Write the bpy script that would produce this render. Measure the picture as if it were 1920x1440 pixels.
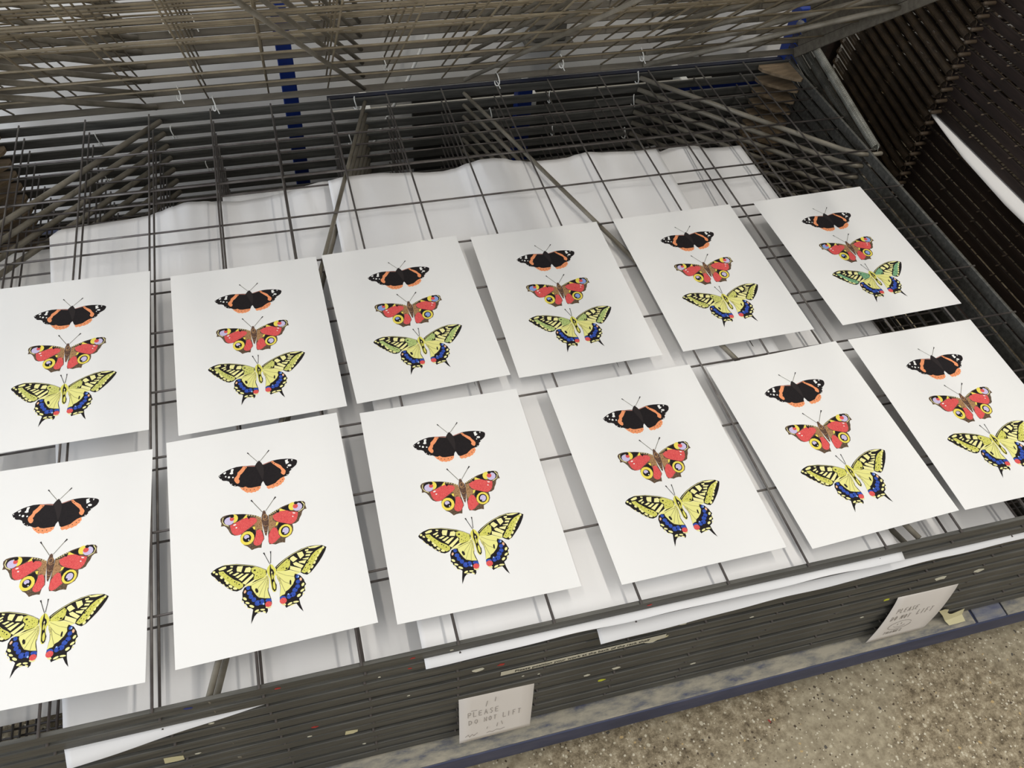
import bpy, bmesh, math, random
from mathutils import Vector, Matrix
from mathutils.geometry import tessellate_polygon

for o in list(bpy.data.objects):
    bpy.data.objects.remove(o, do_unlink=True)
scene = bpy.context.scene
col = scene.collection
rnd = random.Random(7)

Z0 = 0.40          # height of the top lowered tray above the floor (metres)

# ------------------------------------------------------------------ camera
cam_data = bpy.data.cameras.new('camera')
cam = bpy.data.objects.new('camera', cam_data)
col.objects.link(cam)
cam_data.sensor_fit = 'HORIZONTAL'
cam_data.sensor_width = 36.0
cam_data.lens = 30.2075
cam_data.clip_start = 0.02
cam_right = Vector((0.963293, -0.260972, 0.062924))
cam_down = Vector((-0.160656, -0.748215, -0.643711))
cam_fwd = Vector((0.215071, 0.609974, -0.762677))
m = Matrix.Identity(4)
for i in range(3):
    m[i][0] = cam_right[i]
    m[i][1] = -cam_down[i]
    m[i][2] = -cam_fwd[i]
m[0][3], m[1][3], m[2][3] = 0.31926, -1.11874, 0.88650 + Z0
cam.matrix_world = m
scene.camera = cam

# ------------------------------------------------------------------ light
world = bpy.data.worlds.new('world')
scene.world = world
world.use_nodes = True
world.node_tree.nodes['Background'].inputs[0].default_value = (0.93, 0.96, 1.0, 1)
world.node_tree.nodes['Background'].inputs[1].default_value = 0.50

def area_light(name, loc, target, sx, sy, power, colour):
    d = bpy.data.lights.new(name, 'AREA')
    d.shape = 'RECTANGLE'
    d.size, d.size_y = sx, sy
    d.energy = power
    d.color = colour
    o = bpy.data.objects.new(name, d)
    col.objects.link(o)
    o.location = loc
    o.rotation_euler = (Vector(target) - Vector(loc)).to_track_quat('-Z', 'Y').to_euler()
    return o

# two ceiling fluorescent tubes running front to back, an added wall light, a window left
area_light('fluorescent_tube_right', (1.50, -1.25, 2.72), (1.50, -1.25, 0.0), 0.12, 3.2, 38, (1.0, 0.945, 0.86))
area_light('fluorescent_tube_left', (-0.15, -1.25, 2.72), (-0.15, -1.25, 0.0), 0.12, 3.2, 15, (1.0, 0.945, 0.86))
area_light('wall_fill_light', (-1.9, -0.35, 2.72), (-1.9, -0.35, 0.0), 0.12, 1.3, 8, (1.0, 0.945, 0.86))  # added lamp, only there to brighten the back wall
area_light('window_light', (-2.3, -0.55, 0.98), (0.4, 0.5, 0.55), 1.5, 0.9, 50, (0.82, 0.89, 1.0))

vs = scene.view_settings
vs.view_transform = 'Standard'
vs.look = 'None'
vs.exposure = 0.0
vs.gamma = 1.0
vs.use_curve_mapping = False

# ------------------------------------------------------------------ materials
def lin(h):
    h = h.lstrip('#')
    r = []
    for i in (0, 2, 4):
        c = int(h[i:i + 2], 16) / 255
        r.append(c / 12.92 if c <= 0.04045 else ((c + 0.055) / 1.055) ** 2.4)
    return tuple(r) + (1,)

MATS = {}
def plain(name, hexcol, rough=0.6, metal=0.0, spec=0.4):
    mt = bpy.data.materials.new(name)
    mt.use_nodes = True
    b = mt.node_tree.nodes['Principled BSDF']
    b.inputs['Base Color'].default_value = lin(hexcol)
    b.inputs['Roughness'].default_value = rough
    b.inputs['Metallic'].default_value = metal
    b.inputs['Specular IOR Level'].default_value = spec
    MATS[name] = mt
    return mt

def mixmat(name, cols, scale=20, stretch=(1, 1, 1), rough=0.6, metal=0.0, detail=4, lo=0.35, hi=0.65,
           bump=0.0, spec=0.4, coord='Object', patchy=None):
    """noise-driven blend of the listed colours"""
    mt = plain(name, cols[0], rough, metal, spec)
    nt = mt.node_tree
    N, L = nt.nodes, nt.links
    b = N['Principled BSDF']
    tc = N.new('ShaderNodeTexCoord')
    mp = N.new('ShaderNodeMapping')
    mp.inputs['Scale'].default_value = stretch
    L.new(tc.outputs[coord], mp.inputs['Vector'])
    nz = N.new('ShaderNodeTexNoise')
    nz.inputs['Scale'].default_value = scale
    nz.inputs['Detail'].default_value = detail
    nz.inputs['Roughness'].default_value = 0.65
    L.new(mp.outputs[0], nz.inputs['Vector'])
    rp = N.new('ShaderNodeValToRGB')
    el = rp.color_ramp.elements
    n = len(cols)
    el[0].position, el[0].color = lo, lin(cols[0])
    el[1].position, el[1].color = hi, lin(cols[-1])
    for i in range(1, n - 1):
        e = el.new(lo + (hi - lo) * i / (n - 1))
        e.color = lin(cols[i])
    L.new(nz.outputs['Fac'], rp.inputs['Fac'])
    L.new(rp.outputs['Color'], b.inputs['Base Color'])
    if bump:
        bp = N.new('ShaderNodeBump')
        bp.inputs['Strength'].default_value = bump
        bp.inputs['Distance'].default_value = 0.001
        L.new(nz.outputs['Fac'], bp.inputs['Height'])
        L.new(bp.outputs[0], b.inputs['Normal'])
    return mt

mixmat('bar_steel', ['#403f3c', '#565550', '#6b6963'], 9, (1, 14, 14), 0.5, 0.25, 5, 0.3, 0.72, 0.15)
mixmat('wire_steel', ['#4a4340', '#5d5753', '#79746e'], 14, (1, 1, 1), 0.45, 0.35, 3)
mixmat('rod_steel', ['#6a6354', '#7d776a', '#8d8678'], 16, (1, 1, 1), 0.5, 0.2, 4, bump=0.2)
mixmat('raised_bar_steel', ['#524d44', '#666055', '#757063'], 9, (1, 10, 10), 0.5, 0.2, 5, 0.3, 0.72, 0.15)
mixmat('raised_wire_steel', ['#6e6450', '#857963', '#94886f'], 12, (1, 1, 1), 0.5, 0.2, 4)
mixmat('rusty_bar', ['#1b1411', '#271c17', '#362923'], 10, (8, 1, 8), 0.65, 0.1, 5, 0.3, 0.7, 0.2)  # rust, darkened further in place of shade from a taller tray stack
mixmat('rusty_wire', ['#3f352b', '#544738', '#665644'], 14, (1, 1, 1), 0.6, 0.1, 4)
mixmat('rusty_spring', ['#3c3226', '#4d4031', '#5c4c38'], 30, (1, 1, 1), 0.55, 0.2, 4)
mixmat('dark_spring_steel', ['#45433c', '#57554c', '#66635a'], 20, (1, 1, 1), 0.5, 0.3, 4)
mixmat('spring_steel', ['#77766c', '#94938a', '#a5a49b'], 20, (1, 1, 1), 0.4, 0.4, 4)
mixmat('corner_plate_wood', ['#76654f', '#8a775e', '#9a866c'], 22, (1, 5, 1), 0.7, 0, 4, bump=0.15)
mixmat('blue_paint', ['#343a52', '#3f4560', '#55566a'], 10, (1, 4, 4), 0.5, 0.0, 5, 0.3, 0.75, 0.1)
mixmat('deep_blue_paint', ['#16307c', '#1c3c94'], 8, (1, 1, 1), 0.4)
mixmat('navy_paint', ['#0b0e1a', '#121a33'], 8, (1, 1, 1), 0.5)
mixmat('worn_ledge_paint', ['#5b5e70', '#86847e', '#a19b8c', '#b2aa98'], 26, (1, 3, 3), 0.7, 0, 8, 0.33, 0.62, 0.3)
mixmat('worn_blue_ledge', ['#62667c', '#7b7d88', '#93908c'], 26, (1, 3, 3), 0.7, 0, 8, 0.33, 0.62, 0.3)
plain('paper_sheet', '#f0efee', 0.75, 0, 0.25)
plain('print_paper', '#efeeeb', 0.7, 0, 0.25)
plain('note_paper', '#ebe4dc', 0.8, 0, 0.2)
plain('label_paper', '#cfc9b4', 0.6, 0, 0.3)
plain('pencil', '#9a938b', 0.8)
plain('label_ink', '#1c1a18', 0.7)
plain('white_plastic', '#f0efe8', 0.4, 0, 0.5)
plain('pipe_paint', '#c2beb2', 0.6)
plain('tape_cream', '#d8cfa4', 0.6)
plain('paint_red', '#b0302a', 0.5)
plain('paint_yellow', '#cfd23c', 0.5)
plain('paint_cream', '#d9d5c0', 0.6)
plain('paint_blue', '#27347c', 0.5)
mixmat('dark_backing', ['#2b2a27', '#34322e'], 5, (1, 1, 1), 0.7)  # for the added board that darkens the background behind the trays
mixmat('grey_post', ['#53514b', '#605d56'], 5, (1, 1, 4), 0.6)
mixmat('wall_paint', ['#efede7', '#f6f4ef'], 3, (1, 1, 1), 0.8)

# inks
plain('ink_white', '#f4f3ee', 0.7, 0, 0.25)
plain('ink_orange', '#f39c6a', 0.7, 0, 0.25)
plain('ink_pink', '#b98478', 0.7, 0, 0.25)
plain('ink_yellow', '#f2df5e', 0.7, 0, 0.25)
plain('ink_paleyellow', '#ece4a4', 0.7, 0, 0.25)
plain('ink_yellowlight', '#ece891', 0.7, 0, 0.25)
plain('ink_yellowpale', '#f3eda4', 0.7, 0, 0.25)
plain('ink_yellowdeep', '#e2dc66', 0.7, 0, 0.25)
plain('ink_cyan', '#a9c8ee', 0.7, 0, 0.25)
plain('ink_lavender', '#cfc4e4', 0.7, 0, 0.25)
plain('ink_lavender_blue', '#8fa6dc', 0.7, 0, 0.25)
plain('ink_pinkspot', '#efbc96', 0.7, 0, 0.25)
plain('ink_antenna', '#5b5540', 0.7, 0, 0.25)
plain('ink_bodydark', '#2a2424', 0.7, 0, 0.25)
mixmat('ink_black', ['#141013', '#211b1c'], 900, rough=0.7, spec=0.25)
mixmat('ink_blue', ['#263f98', '#2f4fae', '#4463bd'], 700, rough=0.7, spec=0.25)
mixmat('ink_red', ['#d44448', '#e05856', '#e96e68'], 1100, rough=0.7, spec=0.25)
mixmat('ink_brown', ['#3c2d22', '#63503e', '#7a6650'], 900, rough=0.7, spec=0.25)
mixmat('ink_tan', ['#7a5a3a', '#a9825a', '#c49a6c'], 1000, rough=0.7, spec=0.25)
mixmat('ink_body', ['#3a281f', '#60463a', '#7d6350'], 900, rough=0.7, spec=0.25)
mixmat('ink_greyshade', ['#6d675a', '#cfc878', '#e4df88'], 900, rough=0.7, spec=0.25)
mixmat('ink_olive', ['#5f621c', '#cdcc56', '#dad66c'], 800, rough=0.7, lo=0.3, hi=0.5, spec=0.25)
mixmat('ink_olive_dull', ['#5f6430', '#c4c666', '#d2d276'], 800, rough=0.7, lo=0.3, hi=0.5, spec=0.25)
mixmat('ink_green_light', ['#55683a', '#abbf72', '#b9cb80'], 800, rough=0.7, lo=0.3, hi=0.5, spec=0.25)
mixmat('ink_green', ['#36583a', '#6fa47a', '#82b389'], 800, rough=0.7, lo=0.3, hi=0.5, spec=0.25)

def floor_material():
    mt = plain('pebbled_concrete', '#8e8168', 0.75)
    N, L = mt.node_tree.nodes, mt.node_tree.links
    b = N['Principled BSDF']
    tc = N.new('ShaderNodeTexCoord')
    def noise(scale, detail=5, rough=0.6):
        n = N.new('ShaderNodeTexNoise')
        n.inputs['Scale'].default_value = scale
        n.inputs['Detail'].default_value = detail
        n.inputs['Roughness'].default_value = rough
        L.new(tc.outputs['Object'], n.inputs['Vector'])
        return n
    def ramp(src, stops):
        r = N.new('ShaderNodeValToRGB')
        e = r.color_ramp.elements
        e[0].position, e[0].color = stops[0][0], stops[0][1]
        e[1].position, e[1].color = stops[-1][0], stops[-1][1]
        for p, c in stops[1:-1]:
            x = e.new(p)
            x.color = c
        L.new(src, r.inputs['Fac'])
        return r
    def mix(fac, a, c):
        x = N.new('ShaderNodeMix')
        x.data_type = 'RGBA'
        L.new(fac, x.inputs[0])
        for k, s in ((6, a), (7, c)):
            if isinstance(s, tuple):
                x.inputs[k].default_value = s
            else:
                L.new(s, x.inputs[k])
        return x.outputs[2]
    fine = ramp(noise(60, 10, 0.85).outputs['Fac'], [(0.34, lin('#43382a')), (0.44, lin('#786b54')), (0.54, lin('#a5977c')), (0.66, lin('#d4c9b0'))])
    smooth = ramp(noise(60, 6, 0.7).outputs['Fac'], [(0.3, lin('#7f735c')), (0.7, lin('#beb297'))])
    zone = ramp(noise(2.6, 3, 0.5).outputs['Fac'], [(0.5, (0, 0, 0, 1)), (0.56, (1, 1, 1, 1))])
    base = mix(zone.outputs['Color'], fine.outputs['Color'], smooth.outputs['Color'])
    last = base
    hsrc = None
    for sc, thr, seedcol in ((90, 0.13, '#c9bfa6'), (120, 0.13, '#564a3b'), (150, 0.15, '#d6cdb6'), (55, 0.075, '#c2a878'), (42, 0.07, '#5d574f'), (22, 0.022, '#a04038')):
        v = N.new('ShaderNodeTexVoronoi')
        v.inputs['Scale'].default_value = sc
        v.inputs['Randomness'].default_value = 1.0
        mp = N.new('ShaderNodeMapping')
        mp.inputs['Location'].default_value = (sc * 0.37, sc * 0.11, 0)
        wob = N.new('ShaderNodeVectorMath')
        wob.operation = 'MULTIPLY_ADD'
        L.new(noise(sc * 1.3, 3).outputs['Color'], wob.inputs[0])
        wob.inputs[1].default_value = (0.5 / sc, 0.5 / sc, 0)
        L.new(tc.outputs['Object'], wob.inputs[2])
        L.new(wob.outputs[0], mp.inputs['Vector'])
        L.new(mp.outputs[0], v.inputs['Vector'])
        # only a share of the cells hold a pebble
        sep = N.new('ShaderNodeSeparateColor')
        L.new(v.outputs['Color'], sep.inputs[0])
        pick = N.new('ShaderNodeMath')
        pick.operation = 'MULTIPLY'
        pick.inputs[1].default_value = thr * 1.9
        L.new(sep.outputs[0], pick.inputs[0])
        lt = N.new('ShaderNodeMath')
        lt.operation = 'LESS_THAN'
        L.new(v.outputs['Distance'], lt.inputs[0])
        L.new(pick.outputs[0], lt.inputs[1])
        last = mix(lt.outputs[0], last, lin(seedcol))
    L.new(last, b.inputs['Base Color'])
    bp = N.new('ShaderNodeBump')
    bp.inputs['Strength'].default_value = 0.5
    bp.inputs['Distance'].default_value = 0.002
    L.new(noise(140, 6, 0.7).outputs['Fac'], bp.inputs['Height'])
    L.new(bp.outputs[0], b.inputs['Normal'])
    return mt
floor_material()

# ------------------------------------------------------------------ mesh helpers
def mesh_from(name, verts, faces, mat, smooth=False):
    me = bpy.data.meshes.new(name)
    me.from_pydata([tuple(v) for v in verts], [], faces)
    mats = mat if isinstance(mat, (list, tuple)) else [mat]
    for mn in mats:
        me.materials.append(MATS[mn])
    if smooth:
        me.polygons.foreach_set('use_smooth', [True] * len(me.polygons))
    me.update()
    return me

def box_mesh(name, x0, x1, y0, y1, z0, z1, mat, bev=0.0):
    bm = bmesh.new()
    bmesh.ops.create_cube(bm, size=1.0)
    for v in bm.verts:
        v.co.x = x0 if v.co.x < 0 else x1
        v.co.y = y0 if v.co.y < 0 else y1
        v.co.z = z0 if v.co.z < 0 else z1
    if bev:
        bmesh.ops.bevel(bm, geom=list(bm.edges), offset=bev, segments=2, profile=0.5, affect='EDGES')
    me = bpy.data.meshes.new(name)
    bm.to_mesh(me)
    bm.free()
    me.materials.append(MATS[mat])
    return me

def tube_data(pts, r, n=6, closed=False):
    """verts, faces of a tube along pts; r is a number or a list"""
    pts = [Vector(p) for p in pts]
    k = len(pts)
    rs = r if isinstance(r, (list, tuple)) else [r] * k
    V, F = [], []
    up = Vector((0, 0, 1))
    prev = None
    for i, p in enumerate(pts):
        if closed:
            d = pts[(i + 1) % k] - pts[i - 1]
        else:
            d = pts[min(i + 1, k - 1)] - pts[max(i - 1, 0)]
        d.normalize()
        if prev is None:
            a = d.cross(up)
            if a.length < 1e-4:
                a = d.cross(Vector((1, 0, 0)))
        else:
            a = prev - d * prev.dot(d)
        a.normalize()
        prev = a
        b = d.cross(a)
        for j in range(n):
            t = 2 * math.pi * j / n
            V.append(p + (a * math.cos(t) + b * math.sin(t)) * rs[i])
    m_ = k if closed else k - 1
    for i in range(m_):
        for j in range(n):
            i2 = (i + 1) % k
            F.append((i * n + j, i * n + (j + 1) % n, i2 * n + (j + 1) % n, i2 * n + j))
    if not closed:
        F.append(tuple(range(n))[::-1])
        F.append(tuple((k - 1) * n + j for j in range(n)))
    return V, F

def tube_mesh(name, pts, r, mat, n=6, closed=False):
    V, F = tube_data(pts, r, n, closed)
    return mesh_from(name, V, F, mat, True)

def spring_mesh(name, length, radius, wire, turns, mat):
    seg = 9
    pts = [Vector((0, 0, -radius * 0.2)), Vector((0, 0.004, radius * 0.9))]
    for i in range(turns * seg + 1):
        t = 2 * math.pi * i / seg
        pts.append(Vector((radius * math.sin(t), 0.008 + (length - 0.016) * i / (turns * seg), radius * math.cos(t))))
    pts += [Vector((0, length - 0.004, radius * 0.9)), Vector((0, length, 0))]
    return tube_mesh(name, pts, wire, mat, 4)

def prism_mesh(name, poly, z0, z1, mat, axis='z'):
    n = len(poly)
    V = [(x, y, z0) for x, y in poly] + [(x, y, z1) for x, y in poly]
    if axis == 'y':
        V = [(x, z, y) for x, y, z in V]
    F = []
    for a, b, c in tessellate_polygon([[Vector((x, y, 0)) for x, y in poly]]):
        F.append((a, b, c))
        F.append((c + n, b + n, a + n))
    for i in range(n):
        j = (i + 1) % n
        F.append((i, j, j + n, i + n))
    bm = bmesh.new()
    me = mesh_from(name, V, F, mat)
    bm.from_mesh(me)
    bmesh.ops.recalc_face_normals(bm, faces=bm.faces)
    bm.to_mesh(me)
    bm.free()
    return me

def link(name, me, parent=None, loc=(0, 0, 0), rot=(0, 0, 0), label=None):
    o = bpy.data.objects.new(name, me)
    col.objects.link(o)
    o.location = loc
    o.rotation_euler = rot
    if parent is not None:
        o.parent = parent
    if label:
        o['label'] = label
    return o

def tag(o, label, cat, group=None):
    o['label'] = label
    o['category'] = cat
    if group:
        o['group'] = group
    return o

def empty(name, loc, rot=(0, 0, 0)):
    o = bpy.data.objects.new(name, None)
    col.objects.link(o)
    o.empty_display_size = 0.05
    o.location = loc
    o.rotation_euler = rot
    return o

def structure(name, me, label):
    o = link(name, me, label=label)
    o['kind'] = 'structure'
    return o

# ------------------------------------------------------------------ the room
structure('floor', box_mesh('floor', -4, 5, -4, 2.0, -0.05, 0.0, 'pebbled_concrete'), 'worn pebbled concrete floor')
structure('wall_back', box_mesh('wall_back', -4, 1.52, 0.50, 0.90, 0.0, 2.9, 'wall_paint'), 'white painted wall behind the near drying rack')
structure('wall_right', box_mesh('wall_right', 1.52, 5, 0.80, 0.90, 0.0, 2.9, 'wall_paint'), 'recessed white wall behind the rusty rack')

# ------------------------------------------------------------------ drying rack trays
HW = 0.7895            # half width of a tray
DEPTH = 1.0695         # hinge bar to front bar
XC = 0.5775            # centre of the near rack
YH = 0.321             # hinge line of the near rack
PITCH = 0.0254
SKEW = -0.0087         # the front bars stand very slightly askew

def tray_kit(bar, wire, rod, spring, plate, back=0.016):
    k = {}
    k['front_bar'] = box_mesh('front_bar', -HW, HW, -0.0025, 0.0025, -0.0210, -0.0032, bar, 0.0011)
    k['back_bar'] = box_mesh('back_bar', -HW, HW, -0.0022, 0.0022, -0.0032 - back, -0.0032, bar, 0.0008)
    k['side_bar'] = box_mesh('side_bar', -0.0025, 0.0025, -DEPTH + 0.003, -0.003, -0.0222, -0.0032, bar, 0.0009)
    k['long_wire'] = tube_mesh('long_wire', [(0, 0.004, -0.0016), (0, -DEPTH * 0.5, -0.0016), (0, -DEPTH - 0.0029, -0.0016)], 0.0016, wire)
    k['cross_wire'] = tube_mesh('cross_wire', [(-HW - 0.004, 0, -0.0042), (0, 0, -0.0042), (HW + 0.004, 0, -0.0042)], 0.0016, wire)
    def inner(s):
        return tube_mesh('brace_rod', [(s * 0.094, -0.004, -0.010), (s * 0.421, -1.068, -0.010)], 0.0036, rod, 8)
    def outer(s):
        return tube_mesh('brace_rod', [(s * 0.455, -0.004, -0.0115), (s * 0.60, -0.153, -0.0115), (s * 0.745, -0.302, -0.0105), (s * 0.772, -0.322, -0.010), (s * 0.788, -0.327, -0.010)], [0.0048, 0.0048, 0.0048, 0.0050, 0.0038], rod, 8)
    k['brace_inner'] = {s: inner(s) for s in (-1, 1)}
    k['brace_outer'] = {s: outer(s) for s in (-1, 1)}
    def pl(s):
        poly = [(0.716, -0.004), (0.713, -0.012), (0.716, -0.022), (0.728, -0.034), (0.750, -0.052), (0.770, -0.066), (0.780, -0.070), (0.7865, -0.066), (0.7865, -0.004)]
        return prism_mesh('corner_plate', [(s * x, y) for x, y in poly], -0.0125, -0.0065, plate)
    k['corner_plate'] = {s: pl(s) for s in (-1, 1)}
    k['spring_peg'] = {s: tube_mesh('spring_peg', [(s * 0.786, -0.327, -0.010), (s * 0.812, -0.327, -0.010), (s * 0.814, -0.327, -0.010)], [0.0042, 0.0042, 0.003], rod, 8) for s in (-1, 1)}
    L = math.hypot(0.362, 0.066)
    k['coil_spring'] = spring_mesh('coil_spring', L, 0.0074, 0.0010, 125, spring)
    return k

KIT_LOW = tray_kit('bar_steel', 'wire_steel', 'rod_steel', 'spring_steel', 'corner_plate_wood')
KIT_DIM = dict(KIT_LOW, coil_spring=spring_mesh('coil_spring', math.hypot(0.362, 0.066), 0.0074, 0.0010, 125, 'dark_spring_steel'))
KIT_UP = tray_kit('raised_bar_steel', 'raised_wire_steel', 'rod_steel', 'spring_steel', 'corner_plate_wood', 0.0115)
KIT_NB = tray_kit('rusty_bar', 'rusty_wire', 'rusty_wire', 'rusty_spring', 'corner_plate_wood')
# one cable tie, a loop around a hinge bar with a loose tail
tie_pts = [(0.0015 * math.sin(t * 2), 0.0062 * math.cos(t), -0.0125 + 0.0125 * math.sin(t)) for t in [i * 2 * math.pi / 16 for i in range(17)]]
tie_pts += [(0.004, 0.004, -0.018), (0.007, 0.001, -0.030)]
TIE = tube_mesh('cable_tie', tie_pts, 0.0011, 'white_plastic', 5)

def tray(kit, xc, yh, z, tilt, label, group, springs=(-1, 1), dy=0.0, plates=True):
    e = empty('rack_tray', (xc, yh, Z0 + z), (-tilt, 0, 0))
    tag(e, label, 'tray', group)
    j = lambda a: rnd.uniform(-a, a)
    link('back_bar', kit['back_bar'], e)
    link('front_bar', kit['front_bar'], e, (0, -DEPTH + dy, 0), (0, 0, SKEW))
    for s in (-1, 1):
        link('side_bar', kit['side_bar'], e, (s * (HW - 0.0026), 0, 0)).scale.y = 1 - SKEW * s * HW / DEPTH
    for i in range(-1, 13):
        wx = (i - 5.5) * 0.105
        link('long_wire', kit['long_wire'], e, (wx + j(0.0012), 0, 0), (0, 0, j(0.0012))).scale.y = 1 - SKEW * wx / DEPTH
    for i in range(1, 10):
        link('cross_wire', kit['cross_wire'], e, (0, -0.107 * i + j(0.0012), 0))
    for s in (-1, 1):
        link('brace_rod', kit['brace_inner'][s], e)
        link('brace_rod', kit['brace_outer'][s], e)
        if plates:
            link('corner_plate', kit['corner_plate'][s], e, label='brown wooden corner plate')
        link('spring_peg', kit['spring_peg'][s], e)
    for s in springs:
        link('coil_spring', kit['coil_spring'], e, (s * 0.804, -0.325, -0.005), (math.atan2(0.066, 0.362), 0, 0), 'long tight coil spring')
    return e

ORD = ['topmost', 'second', 'third', 'fourth', 'fifth', 'sixth', 'seventh', 'eighth', 'ninth', 'tenth', 'eleventh', 'twelfth',
       'thirteenth', 'fourteenth', 'fifteenth', 'sixteenth', 'seventeenth', 'eighteenth', 'nineteenth', 'twentieth',
       'twenty-first', 'twenty-second', 'twenty-third', 'twenty-fourth']
LOW = []
for n in range(12):
    if n == 0:
        lab = 'topmost lowered wire tray, carrying the twelve butterfly prints'
    elif n == 11:
        lab = 'lowest wire tray of the lowered stack, just above the blue base'
    else:
        lab = '%s lowered wire tray counted down from the butterfly prints' % ORD[n]
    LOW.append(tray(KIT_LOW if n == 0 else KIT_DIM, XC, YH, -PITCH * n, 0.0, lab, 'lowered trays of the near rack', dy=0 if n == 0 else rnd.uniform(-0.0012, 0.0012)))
UP = []
for n in range(1, 10):
    lab = ('lowest of the tilted-up wire trays, hinged just above the lowered stack' if n == 1 else
           '%s tilted-up wire tray counted up from the lowered stack' % ORD[n - 1])
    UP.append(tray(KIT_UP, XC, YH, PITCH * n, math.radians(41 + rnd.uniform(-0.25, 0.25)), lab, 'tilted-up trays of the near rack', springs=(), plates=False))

# neighbouring rusty rack on the right, every tray lowered
NX = 1.645 + HW
NY = YH + 0.156 + 0.005
NB = []
NBZ = [-0.192 + PITCH * mm for mm in range(-3, 20)]
for i, z in enumerate(NBZ[::-1]):
    lab = ('topmost rusty tray of the neighbouring rack on the right' if i == 0 else
           '%s rusty tray from the top in the neighbouring rack' % ORD[i])
    NB.append(tray(KIT_NB, NX, NY, z, 0.0, lab, 'trays of the neighbouring rack', springs=(-1,)))

# cable ties on the hinge bars: (tray number, X)
def child(e, nm):
    return [c for c in e.children if c.name.startswith(nm)][0]

TIES = [(7, .169), (7, .214), (2, .164), (1, .218), (-1, .136), (-4, .182), (-4, .005), (-1, .009), (0, .465), (4, .204), (6, .538),
        (3, .523), (1, .734), (2, .859), (0, 1.028), (-1, .846), (-2, 1.028), (-2, .726), (-4, .860), (-5, 1.021), (2, 1.024), (-3, .449)]
for n, x in TIES:
    e = UP[n - 1] if n > 0 else LOW[-n]
    link('cable_tie', TIE, child(e, 'back_bar'), (x - XC, 0, 0), (0, 0, rnd.uniform(-0.5, 0.5)), 'white plastic cable tie')

# ------------------------------------------------------------------ rack frames
def rack_frame(x0, x1, yf, yb, label, paint, ledge):
    e = empty('drying_rack', ((x0 + x1) / 2, (yf + yb) / 2, 0))
    tag(e, label, 'drying rack')
    ox, oy = (x0 + x1) / 2, (yf + yb) / 2
    def part(name, a, b, c, d, z0, z1, mat, bev=0.002, lab=None):
        link(name, box_mesh(name, a - ox, b - ox, c - oy, d - oy, Z0 + z0, Z0 + z1, mat, bev), e, label=lab)
    part('base_channel', x0, x1, yf, yf + 0.045, -0.357, -0.312, paint)
    part('base_channel', x0, x1, yb - 0.045, yb, -0.357, -0.312, paint)
    part('base_channel', x0, x0 + 0.045, yf + 0.045, yb - 0.045, -0.357, -0.312, paint)
    part('base_channel', x1 - 0.045, x1, yf + 0.045, yb - 0.045, -0.357, -0.312, paint)
    for fx in (x0 + 0.01, x1 - 0.06):
        for fy in (yf + 0.03, yb - 0.06):
            part('foot', fx, fx + 0.05, fy, fy + 0.05, -Z0, -0.357, 'grey_post')
    if ledge:
        part('ledge_plate', x0 + 0.01, 1.229, yf + 0.002, yf + 0.044, -0.312, -0.3085, 'worn_ledge_paint', 0.001, 'worn beige ledge with the paint rubbed off')
        part('ledge_plate', 1.234, 1.285, yf + 0.002, yf + 0.044, -0.312, -0.3085, 'worn_blue_ledge', 0.001, 'short worn blue ledge piece')
        part('ledge_plate', 1.288, x1 - 0.01, yf + 0.002, yf + 0.044, -0.312, -0.3085, 'worn_ledge_paint', 0.001, 'worn beige ledge end piece')
    return e, part

fr, fpart = rack_frame(-0.275, 1.43, -0.777, 0.45, 'blue-painted base frame and rear posts of the near drying rack', 'blue_paint', True)
fpart('rear_post', 0.339, 0.367, 0.385, 0.415, -0.312, 1.2, 'deep_blue_paint', 0.002, 'blue rear post')
fpart('rear_post', 0.802, 0.833, 0.385, 0.415, -0.312, -0.058, 'deep_blue_paint', 0.002, 'blue rear post')
fpart('rear_post', 1.395, 1.428, 0.375, 0.41, -0.312, 0.075, 'deep_blue_paint', 0.002, 'blue corner post')
fpart('rear_post', -0.272, -0.240, 0.375, 0.41, -0.312, 0.075, 'deep_blue_paint', 0.002, 'blue corner post')
fpart('rear_rail', 0.42, 1.395, 0.386, 0.398, -0.058, -0.040, 'navy_paint', 0.001, 'blue rear rail')
fpart('rear_rail', 1.15, 1.395, 0.386, 0.398, -0.105, -0.078, 'deep_blue_paint', 0.001, 'blue rear rail')
fr2, fpart2 = rack_frame(1.60, 3.30, -0.777 + 0.161, 0.45 + 0.161, 'dark base frame of the neighbouring rusty rack', 'rusty_bar', False)
fpart2('rear_post', 1.61, 1.645, 0.53, 0.565, -0.312, 1.2, 'rusty_bar', 0.002)
fpart2('rear_post', 3.25, 3.285, 0.53, 0.565, -0.312, 1.2, 'rusty_bar', 0.002)

# ------------------------------------------------------------------ things behind the rack
def small_thing(name, me, loc, label, cat, group=None):
    return tag(link(name, me, None, loc), label, cat, group)

brd = small_thing('darkening_board', box_mesh('darkening_board', -0.52, 0.30, -0.006, 0.006, 0, 0.305, 'dark_backing', 0.002), (1.12, 0.474, 0.0),  # added so the gaps between the lowered hinge bars look dark
                  'added dark board behind the wire trays, darkening the gaps between them', 'board')
brd.rotation_euler = (math.radians(-1.8), 0, 0)
pst = empty('wall_post', (0.885, 0.472, 0))
tag(pst, 'grey square post standing against the white wall', 'post')
link('shaft', box_mesh('shaft', -0.034, 0.034, -0.014, 0.026, 0.40, 2.2, 'grey_post', 0.003), pst)
link('foot_plate', box_mesh('foot_plate', -0.05, 0.05, -0.020, 0.026, 0.388, 0.40, 'grey_post', 0.002), pst)

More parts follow.
